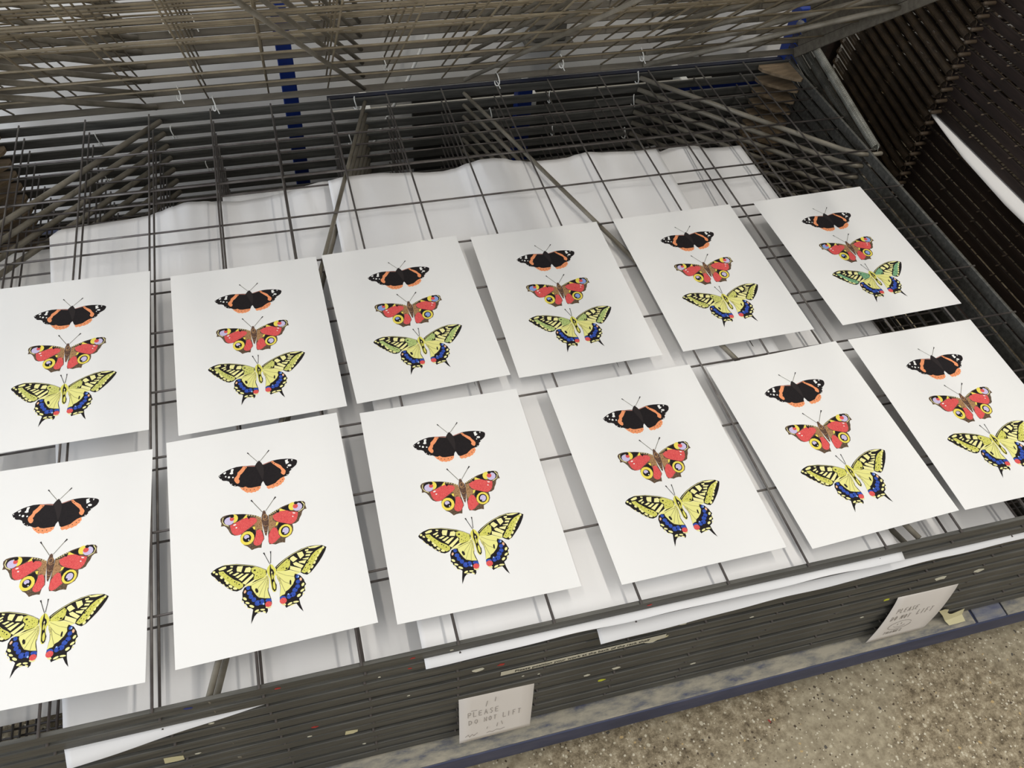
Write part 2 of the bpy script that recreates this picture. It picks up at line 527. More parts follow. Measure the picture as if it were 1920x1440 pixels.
cordp = [(0.655, 0.43, Z0 + 0.12), (0.635, 0.425, Z0 + 0.078), (0.583, 0.42, Z0 - 0.034), (0.535, 0.42, Z0 - 0.12), (0.493, 0.42, Z0 - 0.198), (0.47, 0.425, Z0 - 0.25), (0.46, 0.425, Z0 - 0.34), (0.44, 0.43, 0.004)]
cordp = [(0.70, 0.44, Z0 + 0.26)] + cordp
tag(link('white_cord', tube_mesh('white_cord', cordp, 0.0034, 'white_plastic', 7)), 'thin white cord hanging behind the hinge bars', 'cord')
pp = empty('wall_pipe', (0.75, 0.445, Z0 - 0.115))
tag(pp, 'white horizontal pipe running along the wall', 'pipe')
link('pipe', tube_mesh('pipe', [(-0.32, 0, 0), (0.1, 0, 0), (0.52, 0, 0)], 0.010, 'pipe_paint', 10), pp)
for bx in (-0.25, 0.1, 0.45):
    link('pipe_clip', box_mesh('pipe_clip', bx - 0.008, bx + 0.008, -0.016, 0.055, -0.016, 0.016, 'white_plastic', 0.002), pp)

# ------------------------------------------------------------------ large paper sheets on the lower trays
def interp(ctrl, x):
    if x <= ctrl[0][0]:
        return ctrl[0][1]
    for (a, za), (b, zb) in zip(ctrl, ctrl[1:]):
        if x <= b:
            t = (x - a) / (b - a)
            t = t * t * (3 - 2 * t)
            return za + (zb - za) * t
    return ctrl[-1][1]

def sheet(x0, w, yb, yf, ang, zt, ctrl, label, front=(), decay=0.13, mid=0.0, cat='paper sheet', name='paper_sheet', clip=None, rip=0.0012, nx=90, ny=70):
    """x0,yb: back-left corner; ang turns the sheet about it; ctrl: back-edge heights by x (world, relative to Z0)"""
    c, s = math.cos(ang), math.sin(ang)
    V, F = [], []
    h = yb - yf
    ph = rnd.uniform(0, 6)
    for iy in range(ny + 1):
        v = iy / ny
        for ix in range(nx + 1):
            u = ix / nx
            lx, ly = u * w, -v * h
            if clip and lx < clip and -ly < clip - lx:
                ly = -(clip - lx)
            X = x0 + lx * c - ly * s
            Y = yb + lx * s + ly * c
            k = math.exp(-((-ly) / decay) ** 1.3)
            z = zt + 0.0006
            if ctrl:
                z += (interp(ctrl, X) - z) * k
            z += rip * math.sin(X * 60 / 1.0 + ph + 1.3 * math.sin(Y * 7)) * (1 - k) * (0.5 + 0.5 * math.sin(Y * 29.4))
            # overhang in front of the bar sags and ripples
            over = -0.7465 + SKEW * (X - XC) - Y
            if over > 0:
                a = 0.0
                for fx, fz in front:
                    a += fz * math.exp(-((X - fx) / 0.07) ** 2)
                z += -over * 0.35 + a * min(1, over / 0.01)
            V.append((X, Y, Z0 + z))
    for iy in range(ny):
        for ix in range(nx):
            a = iy * (nx + 1) + ix
            F.append((a, a + nx + 1, a + nx + 2, a + 1))
    me = mesh_from(name, V, F, 'paper_sheet', True)
    o = link(name, me)
    md = o.modifiers.new('thickness', 'SOLIDIFY')
    md.thickness = 0.00025
    md.offset = 1
    tag(o, label, cat, 'large blank sheets on the trays')
    return o

S1 = [(.3868, -.0198), (.4115, -.0151), (.468, -.0145), (.5176, -.0193), (.5643, -.024), (.584, -.0245), (.6038, -.0215), (.6295, -.0133), (.6531, -.0080), (.6732, -.0080),
      (.6915, -.0105), (.7144, -.0178), (.7453, -.0238), (.7895, -.0246), (.8101, -.0235), (.8303, -.0185), (.849, -.0156), (.8816, -.0199), (.9477, -.0243), (.9883, -.0245)]
S2 = [(.60, -.049), (.95, -.047), (1.0004, -.0431), (1.0207, -.0374), (1.0415, -.034), (1.0665, -.0382), (1.1023, -.0475), (1.1376, -.0498), (1.186, -.0500)]
S3 = [(-.0548, -.049), (.0517, -.0496), (.0914, -.0490), (.111, -.0445), (.1292, -.039), (.1559, -.0339), (.1806, -.0374), (.2033, -.0430), (.2415, -.0492), (.2734, -.0490), (.3142, -.0460), (.3465, -.0394), (.3758, -.0356), (.42, -.042)]
sheet(.387, .597, .105, -.7575, -.008, -PITCH, S1, 'large white sheet under the topmost tray, wavy at the back, behind the middle prints', [(.545, .0055), (.70, .005), (.87, .0055)])
sheet(.576, .594, .112, -.7655, .008, -2 * PITCH, S2, 'large white sheet under the rightmost prints, wavy back edge, overlapped by the middle sheet', [(.80, .004), (1.0, .0045)])
sheet(-.058, .555, .092, -.764, .078, -2 * PITCH, S3, 'large white sheet on the left with a clipped back corner and front edge poking out', [(.02, -.004)], clip=.014)
sheet(-.19, .46, .112, -.6825, .0, -4 * PITCH, [(-.19, -.100), (.27, -.099)], 'white sheet on a deep tray at the far left edge')
sheet(.205, .44, .168, -.741, -.01, -3 * PITCH, [(.2, -.0752), (.32, -.072), (.45, -.0745)], 'greyish sheet showing behind the wavy left sheet')
sheet(.72, .38, .280, -.50, .10, -7 * PITCH, None, 'pale sheet deep down in the stack behind the middle prints')
# sheet sticking out of the neighbouring rack's left side
def neighbour_sheet():
    zt = min(NBZ, key=lambda z: abs(z + 0.063))
    V, F = [], []
    lo = [(.185, -.066, 0.000), (.1638, -.067, 0.003), (.1043, -.069, .010), (.0294, -.072, .018), (-.0619, -.074, .021), (-.12, -.076, .022), (-.19, -.075, .021), (-.28, -.072, .016), (-.45, -.068, .008)]
    nn = 40
    for i in range(nn + 1):
        y = .185 - .635 * i / nn
        for (ya, za, oa), (yb_, zb, ob) in zip(lo, lo[1:]):
            if yb_ <= y <= ya + 1e-9:
                t = (ya - y) / (ya - yb_)
                zl, ov = za + (zb - za) * t, oa + (ob - oa) * t
                break
        for jx, (dx, dz) in enumerate(((0.012, 0), (0.008, 0), (0.004, 0), (0.0, 0), (-0.3, -.10), (-0.7, -.5), (-1.0, -1.0))):
            if dx >= 0:
                V.append((1.642 + dx, y, Z0 + zt + 0.0005))
            else:
                V.append((1.642 + dx * ov, y, Z0 + zt + 0.0005 + (zt - zl) * dz))
    for i in range(nn):
        for jx in range(6):
            a = i * 7 + jx
            F.append((a, a + 1, a + 8, a + 7))
    o = link('paper_sheet', mesh_from('paper_sheet', V, F, 'paper_sheet', True))
    md = o.modifiers.new('thickness', 'SOLIDIFY')
    md.thickness = 0.0004
    tag(o, 'white sheet poking out of the side of the rusty rack', 'paper sheet', 'large blank sheets on the trays')
neighbour_sheet()

# ------------------------------------------------------------------ butterfly prints (print millimetres, origin top left, y down)
ADMIRAL = [
 ("black","58.2,65.0 60.5,63.1 64.4,60.8 68.6,58.8 74.0,57.3 80.0,56.3 87.0,56.7 90.8,57.4 94.6,57.7 98.4,58.3 101.8,59.2 103.2,57.1 105.0,54.6 107.3,53.0 108.5,54.9 109.6,57.6 110.7,59.8 113.8,59.2 118.0,57.7 122.8,56.8 127.5,56.6 132.7,56.8 139.0,57.7 144.7,59.1 149.5,61.1 151.7,63.0 151.8,65.8 150.1,69.6 147.7,71.7 145.0,73.4 143.8,75.6 141.9,76.8 140.9,79.8 138.2,83.0 135.2,83.5 133.8,83.9 129.2,86.9 124.6,90.3 118.3,92.5 113.1,93.0 111.0,91.0 109.9,86.8 109.0,84.4 107.0,87.0 105.8,90.7 105.0,91.7 98.6,91.9 90.6,90.7 82.4,87.0 79.1,84.7 75.9,84.5 72.6,81.8 70.7,78.7 69.7,75.7 67.1,74.0 63.4,73.2 60.7,70.7 59.0,67.6"),
 ("orange","81.2,86.7 84.7,88.2 88.1,87.4 90.8,89.8 94.4,90.8 98.8,90.8 102.7,90.8 105.6,90.7 104.8,94.4 103.4,95.0 102.1,96.8 99.9,96.6 99.3,98.0 95.6,97.3 94.8,98.3 90.8,96.3 89.9,97.2 86.7,94.5 86.2,93.5 84.1,91.5 82.2,88.3"),
 ("orange","112.2,92.8 115.1,92.6 118.5,91.8 122.6,90.7 125.8,87.8 129.7,85.0 133.9,83.5 134.5,88.0 133.4,88.6 132.4,91.5 131.1,91.6 128.8,94.7 127.9,94.3 123.8,96.6 123.1,95.5 118.5,97.8 117.8,96.5 114.1,97.3 112.4,94.8"),
 ("orange","87.6,57.1 91.3,58.3 92.2,59.6 89.9,62.0 88.0,64.8 85.6,67.5 83.3,69.4 82.4,72.4 81.0,74.5 82.1,77.1 81.5,80.2 79.7,81.3 78.0,80.2 76.6,77.6 75.8,75.0 76.5,72.0 78.7,70.1 80.0,68.0 80.6,64.9 82.9,63.0 84.9,61.0 86.6,58.9"),
 ("orange","120.9,57.9 123.3,57.4 125.8,60.9 129.2,63.6 131.9,66.2 133.6,70.2 135.6,73.0 136.8,75.7 135.8,79.5 134.1,81.2 131.8,79.5 130.8,76.9 131.9,74.7 130.8,71.2 128.2,68.3 125.1,64.4 122.5,61.4"),
 ("white","73.3,58.6 75.2,58.0 76.6,58.9 75.4,62.2 75.4,65.4 73.1,65.9 71.1,64.5 72.8,62.5"),
 ("white","67.4,67.9 67.2,68.3 66.9,68.7 66.5,68.8 66.1,68.7 65.8,68.4 65.6,68.0 65.6,67.5 65.7,67.1 66.1,66.8 66.5,66.6 66.9,66.7 67.2,67.0 67.4,67.4"),
 ("white","71.5,69.8 71.3,70.4 70.8,70.9 70.2,71.0 69.6,70.9 69.1,70.5 68.8,69.9 68.8,69.2 69.1,68.6 69.5,68.1 70.2,68.0 70.8,68.1 71.2,68.5 71.5,69.1"),
 ("white","75.6,71.0 75.5,71.5 75.1,71.8 74.7,71.9 74.3,71.8 74.0,71.5 73.8,71.1 73.8,70.7 74.0,70.2 74.3,69.9 74.7,69.8 75.1,69.8 75.4,70.1 75.6,70.5"),
 ("white","63.8,62.2 67.0,60.5 67.4,62.6 65.1,64.2"),
 ("white","137.6,59.7 141.4,59.0 140.7,61.9 142.3,63.5 140.6,65.2 138.2,65.9 137.8,63.0"),
 ("white","144.4,69.0 144.0,69.7 143.3,70.1 142.3,70.2 141.3,70.0 140.5,69.5 140.0,68.8 139.9,68.1 140.3,67.5 141.0,67.1 142.0,67.0 143.0,67.2 143.8,67.7 144.3,68.3"),
 ("white","140.0,71.1 139.8,71.5 139.6,71.8 139.3,71.8 139.0,71.8 138.7,71.6 138.6,71.2 138.6,70.8 138.8,70.5 139.0,70.2 139.3,70.1 139.7,70.2 139.9,70.4 140.0,70.8"),
 ("white","145.0,60.4 146.9,60.6 145.7,63.1"),
 ("pink","88.1,58.0 94.4,59.0 101.4,60.8 101.7,59.7 94.6,57.9 88.3,56.9"),
 ("pink","111.4,60.7 116.6,59.3 121.4,58.2 121.3,57.1 116.5,58.2 111.3,59.6"),
 ("bodydark","102.2,58.9 105.0,54.6 107.3,53.0 109.7,57.2 110.7,60.2 111.5,65.7 111.0,72.8 110.0,79.0 108.7,83.4 107.2,78.4 105.1,70.0 103.1,63.9"),
 ("white","60.3,65.5 60.1,65.9 59.6,66.0 59.3,65.8 59.2,65.2 59.5,64.8 59.9,64.7 60.2,65.0"),
 ("white","61.6,70.5 61.4,71.0 61.0,71.1 60.6,70.8 60.5,70.3 60.8,69.8 61.2,69.7 61.6,70.0"),
 ("white","73.2,80.4 72.9,80.8 72.5,80.9 72.1,80.7 72.1,80.1 72.3,79.7 72.7,79.6 73.1,79.9"),
 ("white","76.7,83.5 76.5,83.9 76.0,84.0 75.7,83.7 75.6,83.2 75.9,82.8 76.3,82.7 76.6,83.0"),
 ("white","141.8,78.4 141.5,78.8 141.1,78.9 140.7,78.7 140.7,78.1 141.0,77.7 141.4,77.5 141.8,77.8"),
 ("white","138.4,82.0 138.1,82.5 137.6,82.6 137.3,82.3 137.2,81.8 137.5,81.4 138.0,81.2 138.3,81.5"),
 ("white","144.3,74.5 144.1,74.9 143.6,75.0 143.3,74.8 143.2,74.2 143.5,73.8 143.9,73.7 144.3,73.9"),
 ("bodydark","86.4,90.6 86.2,90.9 85.8,91.0 85.4,90.8 85.3,90.3 85.6,89.9 86.0,89.8 86.4,90.1"),
 ("bodydark","89.6,92.4 89.3,92.8 88.9,92.9 88.5,92.6 88.5,92.2 88.7,91.8 89.1,91.7 89.5,91.9"),
 ("bodydark","93.7,93.8 93.5,94.2 93.1,94.3 92.7,94.0 92.6,93.6 92.9,93.2 93.3,93.1 93.7,93.3"),
 ("bodydark","98.3,94.0 98.0,94.3 97.6,94.4 97.2,94.2 97.2,93.7 97.4,93.3 97.8,93.2 98.2,93.5"),
 ("bodydark","102.8,92.8 102.6,93.2 102.2,93.3 101.8,93.0 101.7,92.6 102.0,92.2 102.4,92.1 102.8,92.3"),
 ("bodydark","121.1,92.9 120.8,93.3 120.4,93.4 120.0,93.2 120.0,92.7 120.2,92.3 120.6,92.2 121.0,92.5"),
 ("bodydark","125.3,92.0 125.1,92.4 124.6,92.5 124.3,92.2 124.2,91.8 124.5,91.4 124.9,91.3 125.2,91.5"),
 ("bodydark","129.4,90.0 129.2,90.3 128.8,90.4 128.4,90.2 128.3,89.7 128.6,89.3 129.0,89.2 129.4,89.5"),
 ("bodydark","132.2,87.5 132.0,87.9 131.6,88.0 131.2,87.8 131.1,87.3 131.4,86.9 131.8,86.8 132.2,87.1"),
 ("bodydark","90.8,60.2 90.6,60.6 90.1,60.7 89.8,60.4 89.7,60.0 90.0,59.5 90.4,59.5 90.8,59.7"),
 ("bodydark","123.4,60.0 123.1,60.4 122.7,60.5 122.3,60.2 122.2,59.8 122.5,59.4 122.9,59.3 123.3,59.5"),
 ("bodydark","125.2,61.9 125.0,62.3 124.5,62.4 124.2,62.1 124.1,61.6 124.4,61.2 124.8,61.1 125.2,61.4"),
 ("antenna","105.3,54.0 95.7,39.7 95.3,40.1 104.9,54.4"),
 ("bodydark","96.6,40.6 94.9,37.5 93.8,38.7 96.1,41.2"),
 ("antenna","108.5,54.3 118.5,42.8 118.1,42.3 108.2,53.8"),
 ("bodydark","117.6,43.9 120.9,40.7 120.0,39.4 117.2,43.3"),
]
PEACOCK = [
 ("brown","56.4,126.1 58.8,123.5 62.6,122.6 67.8,122.5 74.2,123.6 81.1,125.1 86.0,126.5 90.9,128.3 95.8,130.5 101.8,134.6 101.2,141.9 101.8,151.3 102.6,159.9 102.6,164.4 99.8,168.3 98.3,175.2 94.9,174.4 91.0,174.7 87.6,175.8 85.7,172.8 83.1,169.7 80.3,167.9 77.8,164.4 76.5,159.6 76.7,155.1 77.9,152.3 74.3,152.7 70.5,152.3 67.1,150.0 65.2,146.5 64.0,142.5 62.1,139.0 60.0,136.6 56.4,136.6 57.2,132.5 56.2,129.2"),
 ("brown","110.3,133.6 115.5,130.8 121.4,128.1 127.3,125.7 133.7,124.2 140.7,122.9 147.5,122.7 151.9,124.0 153.7,126.4 153.4,130.0 154.2,135.3 151.1,135.5 148.9,137.8 147.4,142.3 144.8,146.4 143.2,150.0 139.8,152.0 135.8,152.3 136.1,156.3 135.7,160.8 133.2,165.6 129.4,167.9 125.8,169.4 124.9,174.8 121.6,173.8 118.3,173.8 114.2,174.8 110.7,173.3 107.5,173.0 106.7,169.1 107.1,164.6 107.4,158.6 108.4,151.1 109.4,143.6 110.1,137.5"),
 ("tan","95.4,132.1 101.7,134.9 102.2,143.6 102.0,152.1 100.0,152.4 97.0,149.5 94.4,151.2 94.3,145.1 92.5,143.1 96.4,140.1"),
 ("tan","110.9,135.3 116.0,134.8 114.1,141.5 118.2,145.5 116.2,151.3 110.9,154.7 108.5,156.5 109.2,147.4"),
 ("red","66.3,137.6 71.8,135.6 76.7,133.9 82.4,131.6 86.5,130.9 90.1,132.5 94.5,133.4 97.1,136.7 96.1,140.0 92.5,142.7 87.3,145.9 82.2,149.0 78.4,151.7 74.3,152.7 70.7,151.5 68.1,148.3 67.0,143.9"),
 ("red","94.7,151.3 98.1,150.5 100.3,152.5 101.5,157.3 102.1,163.6 99.5,168.3 97.6,170.9 93.6,171.5 90.8,169.4 90.2,166.3 93.0,159.3 94.2,155.0"),
 ("red","115.2,135.4 119.6,133.2 124.7,131.5 130.6,132.0 136.6,134.8 143.9,137.6 143.0,142.9 141.3,147.2 138.2,150.5 134.5,152.0 129.6,150.6 124.9,148.1 120.2,145.5 116.3,142.0 115.1,138.6"),
 ("red","110.9,154.7 114.2,151.6 117.2,153.0 118.8,157.2 118.9,162.6 120.7,166.0 117.6,168.4 114.3,171.5 110.0,173.2 107.3,170.7 107.1,166.1 108.0,160.3"),
 ("black","75.2,125.0 79.8,125.1 84.8,126.2 82.8,129.4 79.8,131.5 75.5,133.5 72.0,135.0 74.7,130.8"),
 ("yellow","81.8,131.1 86.0,126.9 86.8,131.0 82.4,131.8"),
 ("black","85.8,129.2 90.4,131.0 87.8,134.2"),
 ("black","125.5,127.7 131.3,126.0 136.0,124.3 134.1,128.3 134.4,132.4 136.7,135.6 130.6,131.6 126.4,129.5"),
 ("yellow","122.9,131.1 124.5,127.8 130.5,132.0 123.3,131.4"),
 ("black","118.7,129.7 123.4,129.9 121.8,133.8"),
 ("black","72.0,131.4 70.8,134.2 68.6,136.3 65.9,137.1 63.1,136.5 60.8,134.6 59.6,131.9 59.5,128.7 60.7,125.9 62.9,123.8 65.6,123.0 68.4,123.6 70.7,125.5 72.0,128.3"),
 ("yellow","75.9,130.3 74.9,132.7 73.1,134.4 70.8,135.1 68.6,134.6 66.7,133.1 65.7,130.7 65.7,128.1 66.7,125.7 68.5,123.9 70.8,123.2 73.0,123.7 74.9,125.3 75.9,127.6"),
 ("lavender","71.1,132.5 70.2,134.7 68.3,136.2 66.0,136.8 63.7,136.2 61.7,134.8 60.6,132.7 60.5,130.3 61.5,128.1 63.3,126.6 65.6,126.0 68.0,126.5 69.9,128.0 71.0,130.2"),
 ("red","71.7,129.8 71.2,130.8 70.3,131.6 69.2,131.9 68.1,131.7 67.2,130.9 66.7,129.9 66.7,128.7 67.1,127.6 68.0,126.8 69.1,126.5 70.2,126.8 71.1,127.5 71.6,128.6"),
 ("black","71.8,125.9 71.4,126.8 70.6,127.5 69.7,127.7 68.6,127.5 67.8,126.9 67.3,126.0 67.3,124.9 67.7,124.0 68.5,123.3 69.5,123.1 70.5,123.3 71.3,123.9 71.8,124.8"),
 ("paleyellow","59.2,125.1 57.9,130.5 60.0,135.1 64.7,138.3 65.1,137.4 60.6,134.4 58.7,130.4 60.0,125.4"),
 ("black","152.1,130.7 150.9,133.3 148.8,135.2 146.3,136.0 143.8,135.5 141.8,133.8 140.8,131.2 140.9,128.3 142.1,125.7 144.2,123.8 146.8,123.0 149.3,123.5 151.2,125.2 152.3,127.8"),
 ("yellow","143.5,129.1 142.5,131.4 140.7,133.0 138.6,133.7 136.5,133.2 134.8,131.8 134.0,129.6 134.1,127.1 135.1,124.8 136.8,123.2 139.0,122.5 141.1,123.0 142.8,124.4 143.6,126.6"),
 ("lavender","149.7,131.4 148.6,133.7 146.6,135.3 144.2,135.9 141.8,135.4 139.9,133.9 138.9,131.7 138.9,129.2 140.0,126.9 142.0,125.3 144.4,124.7 146.8,125.2 148.7,126.7 149.7,129.0"),
 ("red","144.9,129.4 144.3,130.7 143.2,131.6 141.9,131.9 140.6,131.6 139.6,130.8 139.0,129.6 139.1,128.2 139.7,126.9 140.7,126.0 142.0,125.7 143.3,126.0 144.4,126.8 144.9,128.0"),
 ("black","145.2,124.9 144.8,125.7 144.0,126.3 143.0,126.5 142.1,126.3 141.3,125.7 140.8,124.9 140.8,124.0 141.3,123.2 142.0,122.6 143.0,122.4 144.0,122.6 144.8,123.2 145.2,124.0"),
 ("paleyellow","149.4,124.6 151.9,129.1 150.2,133.8 144.5,136.9 144.8,137.8 150.8,134.5 152.8,128.9 150.2,124.0"),
 ("black","83.5,148.8 90.6,146.0 93.4,151.0 93.8,155.7 92.4,160.7 89.4,154.8 85.2,150.0"),
 ("yellow","91.7,160.6 90.1,164.2 87.4,166.8 84.0,167.9 80.6,167.2 77.8,164.8 76.3,161.3 76.4,157.3 77.9,153.6 80.7,150.9 84.1,149.9 87.5,150.6 90.2,153.0 91.7,156.6"),
 ("black","88.3,159.8 87.4,162.0 85.7,163.6 83.7,164.2 81.7,163.7 80.0,162.3 79.1,160.2 79.1,157.9 80.0,155.7 81.7,154.2 83.7,153.5 85.8,154.0 87.4,155.4 88.3,157.5"),
 ("lavender","86.3,157.7 85.7,158.9 84.8,159.7 83.5,160.0 82.2,159.7 81.2,158.9 80.6,157.8 80.6,156.5 81.1,155.4 82.1,154.6 83.3,154.3 84.6,154.6 85.6,155.3 86.2,156.5"),
 ("black","86.2,160.9 85.8,161.7 85.2,162.2 84.5,162.5 83.7,162.3 83.1,161.8 82.7,161.0 82.7,160.2 83.1,159.4 83.7,158.8 84.5,158.6 85.2,158.8 85.8,159.3 86.2,160.1"),
 ("white","86.2,162.1 85.9,162.7 85.3,162.8 84.8,162.5 84.7,161.8 85.1,161.2 85.6,161.1 86.1,161.5"),
 ("black","118.3,152.5 121.3,146.4 126.7,148.7 132.6,151.6 126.0,151.9 121.2,155.4 119.0,159.2 118.2,155.5"),
 ("yellow","134.4,160.9 132.8,164.4 130.0,166.9 126.6,167.9 123.3,167.2 120.7,164.9 119.3,161.5 119.4,157.7 121.0,154.2 123.7,151.6 127.1,150.6 130.5,151.3 133.1,153.6 134.5,157.1"),
 ("black","131.9,160.4 130.8,162.9 128.9,164.6 126.6,165.4 124.4,164.9 122.7,163.3 121.8,160.9 121.9,158.2 123.0,155.7 124.8,153.9 127.1,153.2 129.3,153.7 131.1,155.3 132.0,157.7"),
 ("lavender","130.8,160.1 130.0,162.0 128.6,163.4 127.0,163.9 125.3,163.6 124.1,162.4 123.5,160.6 123.6,158.6 124.4,156.7 125.7,155.3 127.4,154.8 129.0,155.1 130.3,156.3 130.9,158.1"),
 ("black","125.7,162.3 125.4,162.7 124.9,163.0 124.3,163.1 123.7,163.0 123.2,162.6 122.9,162.2 122.9,161.7 123.2,161.2 123.6,160.9 124.2,160.8 124.8,161.0 125.3,161.3 125.6,161.8"),
 ("yellow","118.2,145.5 120.8,146.0 118.9,149.5 116.7,150.6"),
 ("yellow","91.0,145.5 94.0,145.4 93.8,149.7 92.0,148.8"),
 ("white","73.5,137.6 73.0,138.4 71.8,138.9 70.5,138.9 69.9,138.3 70.4,137.5 71.6,137.0 72.9,137.0"),
 ("white","74.2,142.3 73.8,142.9 73.0,143.0 72.3,142.6 72.2,141.9 72.6,141.3 73.3,141.2 74.0,141.6"),
 ("white","140.9,138.4 140.2,138.7 138.9,138.5 137.8,137.8 137.5,137.1 138.2,136.8 139.5,137.0 140.6,137.7"),
 ("white","138.4,142.3 138.0,142.8 137.3,142.9 136.7,142.5 136.6,141.9 137.0,141.5 137.7,141.4 138.2,141.7"),
 ("body","104.5,126.8 106.3,126.0 107.5,128.3 107.8,131.5 109.9,135.1 109.7,140.6 108.9,147.4 107.3,154.7 105.2,161.2 104.0,159.4 103.2,152.3 102.5,145.2 101.9,138.9 102.4,133.5"),
 ("tan","108.6,135.6 108.0,137.1 107.0,138.2 105.8,138.7 104.7,138.4 103.7,137.5 103.3,136.1 103.3,134.5 103.9,133.0 104.9,131.9 106.2,131.4 107.3,131.7 108.2,132.6 108.7,134.0"),
 ("body","107.5,135.4 107.1,136.5 106.5,137.2 105.7,137.6 105.0,137.4 104.4,136.8 104.2,135.8 104.2,134.7 104.6,133.6 105.3,132.8 106.0,132.5 106.8,132.6 107.3,133.3 107.6,134.2"),
 ("tan","103.2,138.3 105.7,140.9 109.5,139.3 109.3,138.6 105.9,140.1 103.6,137.7"),
 ("tan","103.1,146.4 105.1,148.3 108.3,147.5 108.2,146.9 105.2,147.7 103.4,145.9"),
 ("tan","103.1,152.6 105.2,154.0 107.3,153.5 107.3,152.9 105.3,153.4 103.4,152.1"),
 ("tan","103.3,156.1 104.8,157.2 106.6,156.4 106.5,155.8 104.9,156.6 103.6,155.6"),
 ("antenna","104.1,127.7 93.7,109.5 93.2,110.0 103.6,128.1"),
 ("bodydark","94.9,111.6 93.4,107.8 92.0,109.0 94.4,112.1"),
 ("antenna","107.8,127.7 119.1,112.9 118.6,112.5 107.4,127.3"),
 ("bodydark","118.1,114.3 121.7,111.0 120.4,109.6 117.6,113.8"),
 ("paleyellow","87.1,128.1 86.7,128.6 86.0,128.5 85.7,127.8 86.2,127.3 86.9,127.4"),
 ("paleyellow","89.6,128.8 89.1,129.4 88.4,129.2 88.2,128.6 88.7,128.0 89.4,128.2"),
 ("paleyellow","92.3,129.8 91.9,130.3 91.2,130.2 91.0,129.5 91.4,129.0 92.1,129.2"),
 ("paleyellow","95.0,131.2 94.6,131.7 93.9,131.5 93.6,130.9 94.1,130.4 94.8,130.5"),
 ("paleyellow","98.0,132.6 97.5,133.1 96.9,133.0 96.6,132.3 97.1,131.8 97.8,131.9"),
 ("paleyellow","100.4,133.9 99.9,134.4 99.2,134.2 99.0,133.6 99.5,133.1 100.2,133.2"),
 ("paleyellow","113.0,133.4 112.5,133.9 111.8,133.8 111.6,133.1 112.1,132.6 112.8,132.7"),
 ("paleyellow","115.2,132.7 114.7,133.2 114.0,133.0 113.8,132.4 114.2,131.9 115.0,132.0"),
 ("paleyellow","117.4,131.6 116.9,132.1 116.2,131.9 116.0,131.3 116.5,130.8 117.2,130.9"),
 ("paleyellow","119.6,130.7 119.1,131.2 118.4,131.1 118.2,130.4 118.7,129.9 119.4,130.0"),
 ("paleyellow","121.9,129.3 121.4,129.9 120.7,129.7 120.5,129.1 121.0,128.5 121.7,128.7"),
 ("paleyellow","123.8,128.4 123.3,128.9 122.6,128.8 122.4,128.1 122.8,127.6 123.5,127.7"),
]
